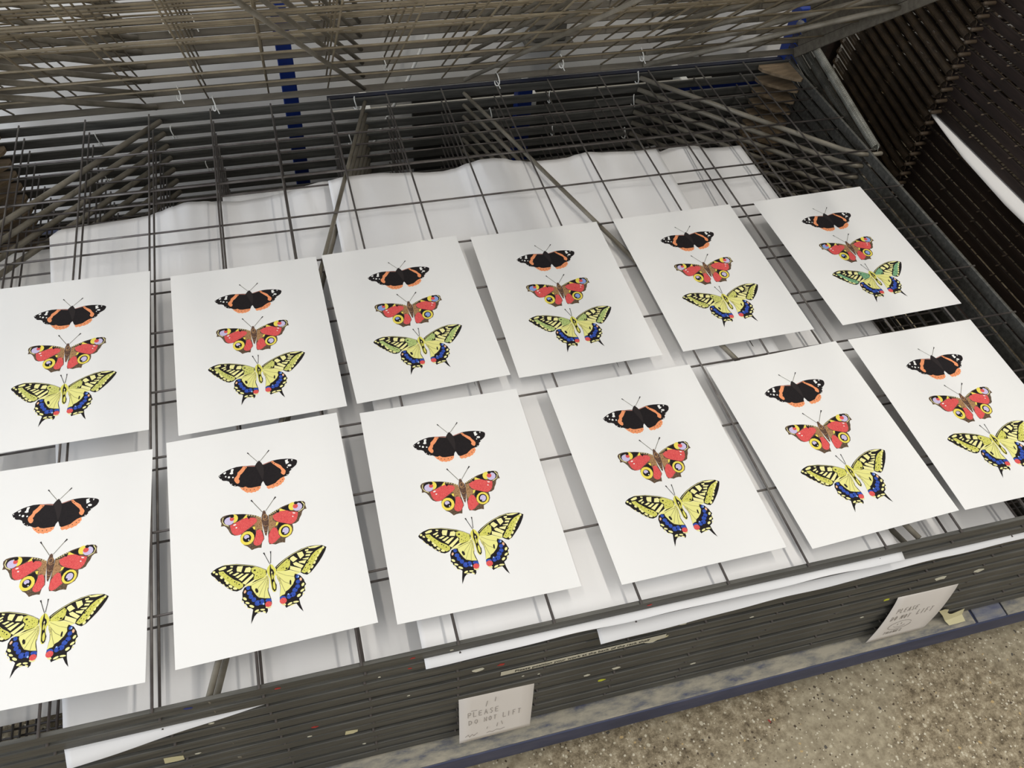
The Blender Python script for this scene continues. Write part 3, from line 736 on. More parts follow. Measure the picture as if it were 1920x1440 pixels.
SWALLOWTAIL = [
 ("black","72.8,226.2 75.4,220.8 80.2,219.3 83.2,219.5 88.5,216.0 98.9,213.5 100.8,215.2 101.1,222.2 100.4,230.5 101.4,235.8 102.5,241.1 102.7,246.9 101.2,249.9 97.8,251.7 97.5,254.9 95.5,257.3 94.1,254.9 90.6,254.2 86.0,254.8 83.2,257.4 81.3,261.1 78.9,265.4 80.2,257.6 82.4,249.1 80.3,247.0 77.2,245.9 76.6,243.3 75.6,241.0 73.7,239.7 73.5,236.8 71.7,235.1 72.7,232.0"),
 ("yellowlight","83.2,219.5 88.4,216.4 98.9,213.5 100.3,215.6 100.6,222.9 99.7,230.4 100.4,235.6 101.6,240.0 95.5,238.7 89.4,236.1 86.6,231.7 84.6,227.1 83.1,223.3"),
 ("black","111.7,210.7 119.9,212.0 130.5,216.1 132.3,217.8 136.3,220.4 139.5,226.2 140.0,228.9 141.3,232.7 139.3,234.8 139.3,240.7 136.8,241.4 135.4,245.8 131.7,248.3 132.3,255.1 134.4,264.6 131.1,259.8 128.2,253.4 124.4,253.4 118.7,255.0 117.0,255.9 115.7,252.3 112.5,249.9 111.1,246.3 111.7,240.6 113.4,230.0 112.8,219.6 111.0,214.0"),
 ("yellowlight","111.6,211.1 119.8,212.3 131.1,216.6 129.6,219.8 130.0,224.2 127.2,229.6 122.2,234.4 118.7,236.2 117.2,239.3 114.1,239.8 111.6,241.4 113.8,230.1 113.2,219.7"),
 ("black","41.4,194.6 44.2,191.7 48.3,189.5 54.7,187.9 62.3,188.2 69.7,189.3 78.3,192.1 86.8,195.2 94.3,199.5 100.9,204.4 101.3,207.6 100.0,211.6 96.4,214.3 88.5,216.0 82.0,218.0 75.7,219.2 72.1,222.2 67.4,223.3 63.2,221.6 58.1,217.1 53.9,211.9 48.9,206.5 45.5,200.6 42.4,197.4"),
 ("black","110.7,203.5 115.0,200.0 122.2,195.4 131.1,191.0 141.4,187.4 149.6,186.0 157.3,186.6 164.9,188.2 169.5,191.6 167.5,196.2 163.5,202.5 158.8,208.6 153.3,214.5 148.2,219.5 143.8,221.6 139.7,219.4 137.2,217.1 130.8,214.8 120.1,211.2 111.6,209.8 111.2,206.2"),
 ("yellowlight","75.7,219.0 82.1,217.6 88.5,216.0 96.6,213.6 100.6,210.0 102.6,215.6 102.2,222.4 100.8,223.4 100.3,215.8 98.8,213.8 88.2,217.0 83.2,220.1"),
 ("yellowlight","109.9,211.2 111.7,209.1 120.2,210.6 130.9,214.3 137.2,216.9 132.7,218.0 130.3,216.6 119.7,212.9 112.6,211.9 113.5,219.7 112.4,217.8 109.8,212.9"),
 ("olive","85.3,198.4 89.3,198.0 94.8,200.9 100.0,205.1 100.2,209.1 98.2,213.0 93.5,213.7 88.7,214.8 86.3,212.1 88.0,207.3 84.7,203.1"),
 ("olive","49.7,194.6 54.9,194.9 57.2,198.8 60.9,203.1 65.8,208.5 71.1,212.2 74.8,216.4 74.1,219.7 70.0,221.3 66.7,218.9 61.8,213.6 56.9,208.3 54.2,202.5 50.5,198.3"),
 ("olive","112.0,206.4 116.8,202.2 125.1,196.4 127.6,199.2 126.9,205.2 123.5,209.8 118.7,210.3 112.0,209.4"),
 ("olive","164.1,190.9 165.0,193.8 161.4,198.4 153.8,206.6 150.1,212.0 146.4,217.3 141.3,218.9 138.1,216.4 142.7,210.4 146.4,205.0 152.0,198.2 157.0,193.9"),
 ("yellowpale","79.2,196.7 83.4,196.7 84.9,198.8 83.2,203.2 77.0,201.8"),
 ("yellowpale","70.5,192.6 76.4,193.8 73.8,200.7 69.3,198.9 69.2,195.4"),
 ("yellowpale","58.5,195.7 64.2,193.8 65.1,194.9 62.1,196.9 59.0,197.1"),
 ("yellowpale","63.0,190.1 65.9,191.1 65.2,192.8 62.7,191.8"),
 ("yellowpale","49.9,191.4 54.4,189.7 58.2,189.5 58.3,192.0 55.2,193.2 50.7,193.3"),
 ("yellowpale","64.1,202.1 69.7,200.3 71.8,201.6 66.8,203.7"),
 ("yellowpale","67.2,205.5 74.6,202.5 76.3,203.7 69.8,207.5"),
 ("yellowpale","70.2,209.0 79.2,204.3 82.1,204.9 73.5,212.1"),
 ("yellowpale","73.6,214.7 86.1,205.8 86.8,208.8 77.0,217.3"),
 ("yellowpale","75.8,218.5 86.8,213.1 89.2,214.0 81.9,218.2"),
 ("yellowpale","61.0,198.6 64.3,197.2 65.1,198.8 61.4,200.5"),
 ("yellowpale","128.8,195.5 131.8,194.3 136.0,199.2 130.7,202.2 127.4,197.4"),
 ("yellowpale","136.0,191.6 142.1,191.0 143.7,196.4 138.9,200.0 137.3,195.9"),
 ("yellowpale","145.5,189.6 149.5,189.4 148.9,191.7 145.4,191.6"),
 ("yellowpale","149.2,187.4 157.2,187.1 164.0,188.5 156.5,189.9 150.4,189.1"),
 ("yellowpale","146.9,192.2 154.1,193.7 151.3,195.4 146.0,194.0"),
 ("yellowpale","145.5,195.9 150.7,196.4 149.5,198.8 144.9,197.8"),
 ("yellowpale","141.3,200.4 148.6,200.0 147.1,202.7 141.9,201.1"),
 ("yellowpale","136.8,202.8 145.5,202.9 142.9,207.1 137.2,204.4"),
 ("yellowpale","130.2,203.7 133.7,202.6 141.6,209.3 139.0,212.0 131.3,206.3"),
 ("yellowpale","126.9,205.9 138.5,212.3 137.2,216.9 126.2,210.5"),
 ("yellowpale","120.1,210.9 125.9,211.0 136.5,216.7 125.9,212.6"),
 ("yellowpale","46.4,194.1 45.9,195.0 44.9,195.3 44.0,194.9 43.5,194.0 43.6,192.9 44.4,192.3 45.4,192.3 46.2,193.0"),
 ("yellowpale","49.0,197.7 48.3,198.2 47.3,198.0 46.4,197.2 46.1,196.2 46.5,195.5 47.4,195.3 48.4,195.9 49.0,196.8"),
 ("yellowpale","53.8,203.7 52.9,204.2 51.8,203.8 51.0,202.8 50.9,201.5 51.6,200.7 52.7,200.6 53.7,201.3 54.1,202.5"),
 ("yellowpale","57.5,208.4 56.8,208.8 55.8,208.5 55.2,207.6 55.1,206.6 55.7,205.9 56.6,205.9 57.4,206.5 57.8,207.5"),
 ("yellowpale","59.3,212.2 58.3,212.5 57.1,211.8 56.4,210.4 56.5,209.1 57.3,208.3 58.5,208.6 59.5,209.7 59.8,211.1"),
 ("yellowpale","63.0,217.3 62.0,217.6 60.7,216.9 59.6,215.6 59.3,214.3 60.0,213.5 61.2,213.7 62.5,214.7 63.2,216.1"),
 ("yellowpale","68.0,220.5 67.1,221.1 65.5,220.8 64.1,219.9 63.5,218.6 63.9,217.7 65.2,217.5 66.8,218.2 67.9,219.4"),
 ("yellowpale","167.1,191.7 166.5,192.8 165.5,193.2 164.7,192.8 164.3,191.8 164.6,190.6 165.5,189.8 166.4,189.8 167.1,190.6"),
 ("yellowpale","162.7,195.9 161.8,197.1 160.9,197.5 160.4,196.9 160.6,195.6 161.3,194.2 162.2,193.4 163.0,193.5 163.2,194.5"),
 ("yellowpale","159.7,200.6 158.9,201.6 158.0,201.9 157.5,201.3 157.6,200.2 158.2,199.0 159.1,198.4 159.8,198.5 160.0,199.4"),
 ("yellowpale","157.0,205.0 156.2,205.9 155.3,206.2 154.8,205.7 154.9,204.5 155.5,203.4 156.4,202.7 157.1,202.9 157.3,203.8"),
 ("yellowpale","154.7,209.1 153.8,210.0 152.8,210.2 152.3,209.6 152.4,208.3 153.2,207.1 154.2,206.5 155.0,206.8 155.2,207.8"),
 ("yellowpale","151.4,213.9 150.4,214.9 149.4,215.0 149.0,214.3 149.3,213.1 150.2,211.8 151.2,211.2 152.0,211.5 152.1,212.6"),
 ("yellowpale","147.2,219.3 146.1,220.0 145.0,219.9 144.6,219.0 145.0,217.7 146.1,216.7 147.3,216.3 148.1,216.9 148.0,218.1"),
 ("yellowpale","76.8,236.0 75.8,236.3 74.4,235.6 73.3,234.2 73.0,232.9 73.6,232.1 74.8,232.3 76.2,233.4 76.9,234.9"),
 ("yellowpale","79.4,241.1 78.5,241.5 77.1,241.1 75.7,240.2 75.0,239.1 75.3,238.3 76.6,238.3 78.1,239.0 79.2,240.1"),
 ("yellowpale","83.8,246.6 82.7,247.0 81.0,246.4 79.5,245.1 78.8,243.8 79.3,242.9 80.7,243.0 82.5,244.0 83.7,245.4"),
 ("yellowpale","88.5,250.7 88.2,251.7 86.9,252.6 85.2,253.0 84.0,252.8 83.8,251.9 84.7,250.9 86.2,250.2 87.7,250.1"),
 ("yellowpale","94.8,252.2 94.1,252.7 92.5,252.8 90.8,252.3 89.8,251.5 89.9,250.8 91.2,250.5 92.9,250.8 94.4,251.4"),
 ("yellowpale","95.4,255.8 94.8,256.0 93.7,255.6 92.7,254.8 92.2,253.9 92.5,253.5 93.4,253.6 94.5,254.2 95.3,255.1"),
 ("yellowpale","90.1,253.8 89.6,254.2 88.4,254.4 87.0,254.3 86.2,253.9 86.2,253.5 87.1,253.2 88.5,253.2 89.7,253.4"),
 ("yellowpale","139.0,233.2 138.0,234.2 136.8,234.4 136.1,233.6 136.2,232.2 137.1,230.8 138.3,230.2 139.2,230.5 139.6,231.7"),
 ("yellowpale","138.4,237.9 138.3,239.1 137.2,240.2 135.6,240.9 134.4,240.8 134.0,239.9 134.7,238.7 136.1,237.7 137.6,237.4"),
 ("yellowpale","134.1,243.1 134.0,244.3 132.9,245.5 131.4,246.2 130.1,246.0 129.7,245.0 130.3,243.7 131.7,242.7 133.2,242.5"),
 ("yellowpale","124.1,250.9 123.7,251.9 122.2,252.9 120.3,253.4 118.9,253.2 118.7,252.4 119.8,251.3 121.5,250.5 123.3,250.3"),
 ("yellowpale","131.2,251.6 130.3,252.2 128.3,252.4 126.2,252.0 124.9,251.3 125.0,250.5 126.5,250.1 128.7,250.2 130.5,250.8"),
 ("yellowpale","126.4,253.5 125.8,254.0 124.4,254.5 122.7,254.7 121.5,254.5 121.5,254.1 122.6,253.6 124.3,253.2 125.8,253.2"),
 ("yellowpale","72.6,237.8 72.2,237.8 71.7,237.4 71.3,236.8 71.3,236.2 71.6,235.9 72.1,236.1 72.6,236.6 72.8,237.3"),
 ("yellowpale","75.5,243.2 75.0,243.1 74.3,242.6 73.9,241.8 73.8,241.1 74.1,240.8 74.7,241.1 75.3,241.8 75.6,242.6"),
 ("yellowpale","79.0,247.2 78.6,247.4 77.8,247.0 77.0,246.4 76.6,245.8 76.8,245.5 77.5,245.6 78.3,246.1 78.9,246.8"),
 ("yellowpale","140.1,237.1 139.7,237.9 139.3,238.2 138.9,238.0 138.8,237.3 139.1,236.4 139.5,235.8 139.9,235.7 140.1,236.2"),
 ("yellowpale","137.8,243.8 137.4,244.4 136.9,244.7 136.4,244.5 136.3,243.8 136.5,243.1 136.9,242.6 137.4,242.5 137.8,243.0"),
 ("paleyellow","47.6,204.6 46.7,204.4 45.7,203.2 45.5,202.3 46.3,202.5 47.4,203.6"),
 ("paleyellow","51.4,208.8 50.6,208.6 49.5,207.4 49.3,206.5 50.1,206.7 51.2,207.8"),
 ("paleyellow","55.3,212.9 54.4,212.7 53.4,211.6 53.2,210.7 54.0,210.8 55.0,212.0"),
 ("paleyellow","59.1,217.1 58.3,216.9 57.2,215.7 57.0,214.8 57.8,215.0 58.9,216.1"),
 ("paleyellow","63.0,220.7 62.2,220.5 61.1,219.4 60.9,218.5 61.8,218.7 62.8,219.8"),
 ("blue","81.6,222.8 81.0,224.0 79.7,224.6 78.5,224.3 77.6,223.3 77.5,221.9 78.2,220.6 79.4,220.0 80.7,220.3 81.5,221.4"),
 ("blue","83.1,229.1 82.2,230.5 80.7,231.1 79.0,230.8 77.8,229.5 77.6,227.9 78.5,226.5 80.0,225.9 81.7,226.2 82.9,227.5"),
 ("blue","83.9,233.8 83.1,235.3 81.7,236.0 80.2,235.7 79.2,234.5 79.1,232.8 79.9,231.3 81.3,230.5 82.8,230.9 83.8,232.1"),
 ("blue","86.7,238.1 85.8,239.7 84.4,240.4 82.9,240.1 81.9,238.8 81.8,237.0 82.7,235.4 84.1,234.7 85.6,235.0 86.6,236.3"),
 ("blue","90.9,243.2 89.9,245.0 88.1,245.9 86.2,245.4 84.8,243.9 84.7,241.8 85.7,240.0 87.5,239.1 89.5,239.6 90.8,241.1"),
 ("blue","94.9,242.9 94.0,244.7 92.4,245.7 90.8,245.3 89.8,243.8 89.8,241.8 90.7,239.9 92.2,239.0 93.8,239.3 94.8,240.8"),
 ("blue","102.7,242.9 101.8,244.1 99.9,244.6 97.9,244.1 96.4,242.9 96.1,241.5 97.0,240.3 98.8,239.9 100.9,240.3 102.3,241.5"),
 ("blue","135.1,221.7 134.4,222.8 133.3,223.4 132.1,223.2 131.3,222.2 131.3,220.8 132.0,219.7 133.1,219.1 134.3,219.3 135.0,220.3"),
 ("blue","135.3,228.1 134.5,229.5 133.1,230.2 131.7,229.9 130.8,228.7 130.7,227.1 131.5,225.6 132.9,224.9 134.3,225.3 135.3,226.5"),
 ("blue","134.4,233.9 133.5,235.4 131.9,236.1 130.3,235.7 129.2,234.4 129.2,232.7 130.1,231.2 131.6,230.5 133.2,230.9 134.3,232.1"),
 ("blue","131.5,237.5 130.5,239.1 128.8,239.8 127.0,239.4 125.8,238.0 125.7,236.2 126.7,234.6 128.4,233.9 130.2,234.3 131.4,235.7"),
 ("blue","128.8,242.3 127.8,244.0 126.1,244.7 124.3,244.4 123.1,242.9 123.0,241.0 124.0,239.4 125.7,238.6 127.5,239.0 128.7,240.4"),
 ("blue","124.1,243.5 123.2,245.1 121.6,245.9 120.0,245.6 119.0,244.2 118.9,242.3 119.8,240.7 121.4,239.8 123.0,240.2 124.0,241.6"),
 ("blue","118.1,243.8 117.2,245.0 115.3,245.4 113.3,245.0 111.8,243.8 111.5,242.4 112.5,241.2 114.3,240.8 116.3,241.2 117.8,242.4"),
 ("paleyellow","101.6,250.7 101.1,251.3 100.1,251.8 98.9,251.8 97.5,251.5 96.4,250.9 95.7,250.2 95.6,249.3 96.1,248.7 97.0,248.2 98.3,248.2 99.6,248.5 100.8,249.1 101.5,249.8"),
 ("red","102.4,247.5 101.7,248.9 100.5,249.8 99.0,250.2 97.5,249.8 96.2,248.9 95.5,247.5 95.5,246.0 96.2,244.7 97.4,243.7 98.9,243.4 100.5,243.7 101.7,244.7 102.4,246.0"),
 ("paleyellow","117.0,252.3 116.5,252.7 115.6,252.8 114.6,252.4 113.6,251.7 112.9,250.9 112.6,250.0 112.7,249.3 113.2,249.0 114.1,248.9 115.1,249.3 116.1,250.0 116.8,250.8 117.2,251.7"),
 ("red","118.5,247.5 117.7,249.0 116.4,250.0 114.7,250.4 113.1,250.0 111.7,249.0 111.0,247.5 111.0,245.8 111.8,244.3 113.1,243.3 114.7,242.9 116.4,243.3 117.7,244.3 118.5,245.8"),
 ("cyan","94.9,245.4 94.2,246.4 93.1,246.1 92.8,244.9 93.6,243.9 94.6,244.2"),
 ("cyan","135.0,221.8 134.3,222.7 133.4,222.5 133.2,221.4 133.9,220.5 134.8,220.7"),
 ("cyan","121.8,240.3 121.2,241.0 120.3,240.8 120.1,239.9 120.8,239.2 121.6,239.3"),
 ("pinkspot","76.9,226.4 75.9,227.6 74.9,227.7 74.5,226.8 74.8,225.2 75.7,224.1 76.7,223.9 77.2,224.9"),
 ("pinkspot","137.6,225.1 137.3,226.7 136.4,227.5 135.4,227.0 134.9,225.6 135.2,224.0 136.1,223.2 137.1,223.7"),
 ("black","89.7,226.9 89.9,228.2 89.7,229.4 89.3,230.2 88.7,230.4 88.0,230.1 87.3,229.2 86.8,228.0 86.6,226.6 86.7,225.5 87.2,224.7 87.8,224.4 88.5,224.8 89.2,225.7"),
 ("black","125.8,226.6 125.6,227.9 125.2,229.0 124.7,229.6 124.3,229.6 124.0,228.9 123.8,227.8 123.9,226.4 124.1,225.1 124.5,224.0 125.0,223.4 125.4,223.4 125.8,224.1 125.9,225.2"),
 ("greyshade","99.0,213.1 101.9,212.0 102.2,219.0 101.1,229.0 100.2,226.2 100.4,218.6"),
 ("greyshade","111.0,212.3 112.4,214.3 114.0,220.7 114.3,226.8 112.7,223.0 111.0,217.4"),
 ("yellowpale","55.5,187.6 69.5,190.2 86.5,196.2 95.4,201.2 100.6,205.5 100.8,205.2 95.6,200.9 86.7,195.8 69.6,189.8 55.6,187.1"),
 ("yellowpale","112.2,204.4 122.0,196.9 132.6,191.6 144.5,187.8 151.0,187.1 150.9,186.6 144.4,187.3 132.5,191.1 121.8,196.4 112.0,204.0"),
 ("yellowdeep","102.6,201.7 105.7,198.4 108.0,200.2 110.1,204.2 111.6,207.2 110.0,212.1 108.6,216.9 108.9,223.9 109.8,229.2 108.1,233.7 105.7,233.7 104.2,229.8 103.8,222.8 103.4,215.8 101.5,210.2 101.2,204.9"),
 ("black","105.7,197.1 106.3,204.3 108.1,206.4 109.0,210.1 107.3,214.9 108.0,220.2 109.9,225.8 109.1,231.6 106.9,233.5 105.0,230.0 104.7,223.0 104.6,216.9 103.9,209.9 104.7,203.9"),
 ("yellowdeep","108.6,225.9 108.5,228.2 108.2,230.0 107.7,231.0 107.1,231.1 106.5,230.2 106.1,228.4 105.9,226.2 106.0,224.0 106.3,222.2 106.9,221.1 107.5,221.1 108.0,222.0 108.4,223.8"),
 ("yellowdeep","107.1,214.7 106.7,217.3 106.1,218.4 105.5,217.3 105.4,214.7 105.7,212.1 106.4,211.0 106.9,212.1"),
 ("paleyellow","107.0,209.3 106.5,210.8 105.9,210.8 105.6,209.3 106.1,207.9 106.7,207.9"),
 ("black","105.5,197.9 100.9,183.9 100.3,184.2 104.9,198.2"),
 ("black","101.5,185.5 100.8,182.0 99.3,182.7 100.8,185.8"),
 ("black","106.6,197.7 107.7,188.6 108.2,183.4 107.5,183.3 107.0,188.6 105.9,197.6"),
 ("black","107.9,185.5 108.5,182.3 107.1,182.2 107.2,185.5"),
 ("black","89.7,202.4 88.8,203.3 87.5,203.0 87.1,201.9 87.9,201.0 89.3,201.2"),
 ("black","91.7,205.5 91.3,205.9 90.7,205.8 90.5,205.2 90.9,204.8 91.5,204.9"),
 ("black","94.4,204.8 94.1,205.1 93.7,204.9 93.5,204.6 93.8,204.3 94.2,204.4"),
 ("black","95.1,208.8 94.8,209.2 94.2,209.1 94.1,208.6 94.4,208.2 94.9,208.4"),
 ("black","90.5,209.6 90.1,210.0 89.4,209.9 89.2,209.3 89.7,208.8 90.3,209.0"),
 ("black","96.8,207.5 96.5,207.8 96.1,207.7 96.0,207.3 96.3,207.0 96.7,207.1"),
 ("black","92.1,211.6 91.8,211.9 91.4,211.8 91.3,211.4 91.5,211.2 92.0,211.2"),
 ("black","55.0,197.5 54.6,197.9 54.0,197.8 53.8,197.3 54.2,196.9 54.8,197.0"),
 ("black","59.7,204.6 59.3,205.0 58.7,204.9 58.4,204.3 58.9,203.9 59.5,204.0"),
 ("black","63.7,207.2 63.3,207.6 62.7,207.4 62.5,206.9 62.9,206.5 63.5,206.7"),
 ("black","66.9,211.3 66.3,211.9 65.5,211.7 65.2,210.9 65.8,210.3 66.6,210.5"),
 ("black","68.7,213.0 68.2,213.5 67.5,213.3 67.2,212.7 67.7,212.2 68.5,212.3"),
 ("black","71.3,215.7 70.7,216.3 69.9,216.1 69.6,215.3 70.2,214.7 71.0,214.9"),
 ("black","60.7,210.0 60.4,210.2 60.0,210.2 59.9,209.8 60.1,209.5 60.6,209.6"),
 ("black","124.0,208.6 123.1,209.4 121.8,209.2 121.4,208.0 122.3,207.1 123.6,207.4"),
 ("black","120.2,206.4 119.8,206.8 119.3,206.7 119.2,206.2 119.5,205.8 120.0,205.9"),
 ("black","117.6,207.2 117.3,207.5 116.9,207.4 116.8,207.0 117.0,206.7 117.5,206.8"),
 ("black","126.7,199.0 126.3,199.4 125.7,199.3 125.5,198.7 125.9,198.3 126.5,198.5"),
 ("black","123.8,201.0 123.4,201.4 122.9,201.3 122.8,200.8 123.1,200.4 123.6,200.6"),
 ("black","147.0,206.9 146.3,207.6 145.2,207.4 144.9,206.5 145.6,205.8 146.7,206.0"),
 ("black","148.2,205.4 147.7,205.9 147.0,205.8 146.7,205.1 147.3,204.6 148.0,204.8"),
 ("black","149.2,210.0 148.5,210.6 147.7,210.4 147.4,209.7 148.0,209.1 148.9,209.2"),
 ("black","143.7,212.4 143.2,212.8 142.6,212.7 142.3,212.1 142.8,211.6 143.5,211.8"),
 ("black","152.0,203.6 151.6,203.9 151.1,203.8 150.9,203.3 151.3,203.0 151.8,203.1"),
 ("black","155.3,199.8 154.9,200.2 154.4,200.1 154.2,199.6 154.6,199.2 155.1,199.3"),
 ("black","159.7,195.4 159.2,195.8 158.7,195.7 158.5,195.1 158.9,194.7 159.5,194.8"),
 ("black","142.0,215.5 141.6,215.9 141.0,215.8 140.8,215.3 141.3,214.9 141.8,215.0"),
 ("black","146.3,213.8 145.9,214.2 145.3,214.1 145.2,213.6 145.6,213.2 146.2,213.3"),
 ("antenna","99.7,214.8 89.7,217.0 83.5,219.5 83.6,219.8 89.8,217.3 99.7,215.2"),
 ("antenna","99.0,215.6 90.4,224.0 86.6,230.8 86.9,231.0 90.6,224.2 99.2,215.9"),
 ("antenna","99.4,217.4 94.5,225.8 89.3,235.6 89.6,235.8 94.7,225.9 99.6,217.6"),
 ("antenna","100.1,219.4 96.3,231.3 95.0,238.6 95.3,238.7 96.6,231.4 100.4,219.5"),
 ("antenna","112.4,211.0 121.7,217.3 129.4,220.3 129.5,220.0 121.8,217.1 112.5,210.7"),
 ("antenna","112.7,216.2 118.4,224.4 126.6,230.0 126.8,229.8 118.6,224.1 112.9,216.0"),
 ("antenna","113.7,218.1 115.8,228.9 118.0,237.0 118.3,236.9 116.1,228.8 114.0,218.0"),
]


def butterfly_mesh(name, data):
    V, F, MI = [], [], []
    names = []
    boxes = []
    for mname, ps in data:
        pts = [tuple(float(t) for t in p.split(',')) for p in ps.split()]
        if mname not in names:
            names.append(mname)
        x0, x1 = min(p[0] for p in pts), max(p[0] for p in pts)
        y0, y1 = min(p[1] for p in pts), max(p[1] for p in pts)
        lay = 0
        for (a0, a1, b0, b1, l, mn) in boxes:
            if x0 < a1 and x1 > a0 and y0 < b1 and y1 > b0 and (l > lay or (l == lay)):
                lay = max(lay, l + 1) if mn != mname else max(lay, l)
        boxes.append((x0, x1, y0, y1, lay, mname))
        z = 0.00050 + 0.000022 * lay
        base = len(V)
        V += [(x / 1000, -y / 1000, z) for x, y in pts]
        for a, b, c in tessellate_polygon([[Vector((x, y, 0)) for x, y in pts]]):
            pa, pb, pc = pts[a], pts[b], pts[c]
            cr = (pb[0] - pa[0]) * (pc[1] - pa[1]) - (pb[1] - pa[1]) * (pc[0] - pa[0])
            F.append((base + a, base + c, base + b) if cr > 0 else (base + a, base + b, base + c))
            MI.append(names.index(mname))
    me = mesh_from(name, V, F, ['ink_' + n for n in names])
    me.polygons.foreach_set('material_index', MI)
    me.update()
    return me, names

BF_A, N_A = butterfly_mesh('orange_banded_butterfly', ADMIRAL)
BF_B, N_B = butterfly_mesh('eyespot_butterfly', PEACOCK)
BF_C, N_C = butterfly_mesh('swallowtail_butterfly', SWALLOWTAIL)
PAPER = box_mesh('butterfly_print', 0, .210, -.297, 0, 0.0001, 0.00045, 'print_paper')

PRINTS = [  # x, y of the top left corner, turn, olive ink, eyespot ink, label
    (-.1040, -.0880, -.008, 'ink_olive_dull', 'ink_lavender', 'butterfly print cut off by the left edge, back row'),
    (.1340, -.1073, .0150, 'ink_olive_dull', 'ink_lavender', 'butterfly print second from the left in the back row, yellow swallowtail'),
    (.3523, -.1033, .0310, 'ink_green_light', 'ink_lavender_blue', 'butterfly print third from the left in the back row, pale green swallowtail'),
    (.5837, -.1047, -.0070, 'ink_green_light', 'ink_lavender_blue', 'butterfly print with pale green swallowtail, fourth from the left in the back row'),
    (.8216, -.1063, .0070, 'ink_olive_dull', 'ink_lavender', 'butterfly print second from the right in the back row, yellow swallowtail'),
    (1.0746, -.1066, .0210, 'ink_green', 'ink_lavender_blue', 'butterfly print with deep green swallowtail at the right end of the back row'),
    (-.1020, -.4120, -.030, 'ink_olive', 'ink_lavender', 'butterfly print cut off by the left edge, front row'),
    (.1238, -.4123, .0150, 'ink_olive', 'ink_lavender', 'butterfly print second from the left in the front row'),
    (.3624, -.4164, -.0150, 'ink_olive', 'ink_lavender', 'butterfly print third from the left in the front row'),
    (.6125, -.4287, .0040, 'ink_olive', 'ink_lavender', 'butterfly print third from the right in the front row'),
    (.8438, -.4375, .0330, 'ink_olive', 'ink_lavender', 'butterfly print second from the right in the front row'),
    (1.0732, -.4317, -.0050, 'ink_olive', 'ink_lavender', 'butterfly print cut off by the right edge, front row'),
]
for x, y, a, olive, eye, lab in PRINTS:
    p = link('butterfly_print', PAPER, None, (x, y, Z0 + 0.0002), (0, 0, a))
    tag(p, lab, 'art print', 'butterfly prints drying on the topmost tray')
    link('orange_banded_butterfly', BF_A, p, label='printed black butterfly with orange bands')
    b = link('eyespot_butterfly', BF_B, p, label='printed red butterfly with eyespots')
    s = link('swallowtail_butterfly', BF_C, p, label='printed yellow swallowtail butterfly' if 'olive' in olive else 'printed green-tinted swallowtail butterfly')
    for ob, nm, key, mt in ((s, N_C, 'olive', olive), (b, N_B, 'lavender', eye)):
        sl = ob.material_slots[nm.index(key)]
        sl.link = 'OBJECT'
        sl.material = MATS[mt]

# ------------------------------------------------------------------ handwritten notes and the label strip
GLYPH = {'P': [[(0, 0), (0, 1), (.55, .95), (.6, .7), (.45, .5), (0, .5)]], 'L': [[(0, 1), (0, 0), (.6, .05)]],
         'E': [[(.6, 1), (0, .95), (0, .05), (.6, 0)], [(0, .5), (.5, .52)]], 'A': [[(0, 0), (.3, 1), (.65, 0)], [(.12, .4), (.52, .4)]],
         'S': [[(.6, .9), (.3, 1), (.05, .8), (.3, .52), (.55, .3), (.3, 0), (0, .1)]], 'D': [[(0, 0), (0, 1), (.4, .9), (.6, .5), (.4, .1), (0, 0)]],
         'O': [[(.3, 1), (.03, .7), (.05, .25), (.3, 0), (.55, .3), (.55, .75), (.3, 1)]], 'N': [[(0, 0), (.03, 1), (.55, 0), (.6, 1)]],
         'T': [[(0, 1), (.65, .97)], [(.32, 1), (.3, 0)]], 'I': [[(.15, 1), (.15, 0)]], 'F': [[(0, 0), (0, 1), (.55, 1)], [(0, .52), (.42, .55)]],
         'H': [[(0, 0), (0, 1)], [(.55, 0), (.55, 1)], [(0, .5), (.55, .52)]], 'K': [[(0, 0), (0, 1)], [(.5, 1), (0, .45), (.55, 0)]], ' ': []}

def word(t, u0, v0, cw, ch, slant=0.0):
    r = []
    for i, c in enumerate(t):
        for st in GLYPH[c]:
            r.append([(u0 + (i + x * .85) * cw, v0 - y * ch + slant * i) for x, y in st])
    return r

def note(x0, x1, z0, z1, yt, yb, strokes, label, bow):
    def P(u, v, off=0.0):
        y = yt + (yb - yt) * v ** 1.4 + bow * math.sin(math.pi * v) - off
        if v < 0.1:
            y += 0.0015 * (0.1 - v) * 10
        return (x0 + (x1 - x0) * u, y, Z0 + z0 + (z1 - z0) * v)
    V, F = [], []
    nu, nv = 6, 14
    for j in range(nv + 1):
        for i in range(nu + 1):
            V.append(P(i / nu, j / nv))
    for j in range(nv):
        for i in range(nu):
            a = j * (nu + 1) + i
            F.append((a, a + nu + 1, a + nu + 2, a + 1))
    o = link('paper_note', mesh_from('paper_note', V, F, 'note_paper', True))
    md = o.modifiers.new('thickness', 'SOLIDIFY')
    md.thickness = 0.0002
    md.offset = -1
    tag(o, label, 'note', 'handwritten notes on the tray fronts')
    V, F = [], []
    for st in strokes:
        pts = [P(u, v, 0.0004) for u, v in st]
        tv, tf = tube_data(pts, 0.00034, 4)
        b = len(V)
        V += tv
        F += [tuple(b + k for k in f) for f in tf]
    link('handwriting', mesh_from('handwriting', V, F, 'pencil'), o, label='thin pencil handwriting')
    return o

def arc(cu, cv, ru, rv, a0, a1, n=20):
    return [(cu + ru * math.cos(math.radians(a0 + (a1 - a0) * k / n)), cv + rv * math.sin(math.radians(a0 + (a1 - a0) * k / n))) for k in range(n + 1)]

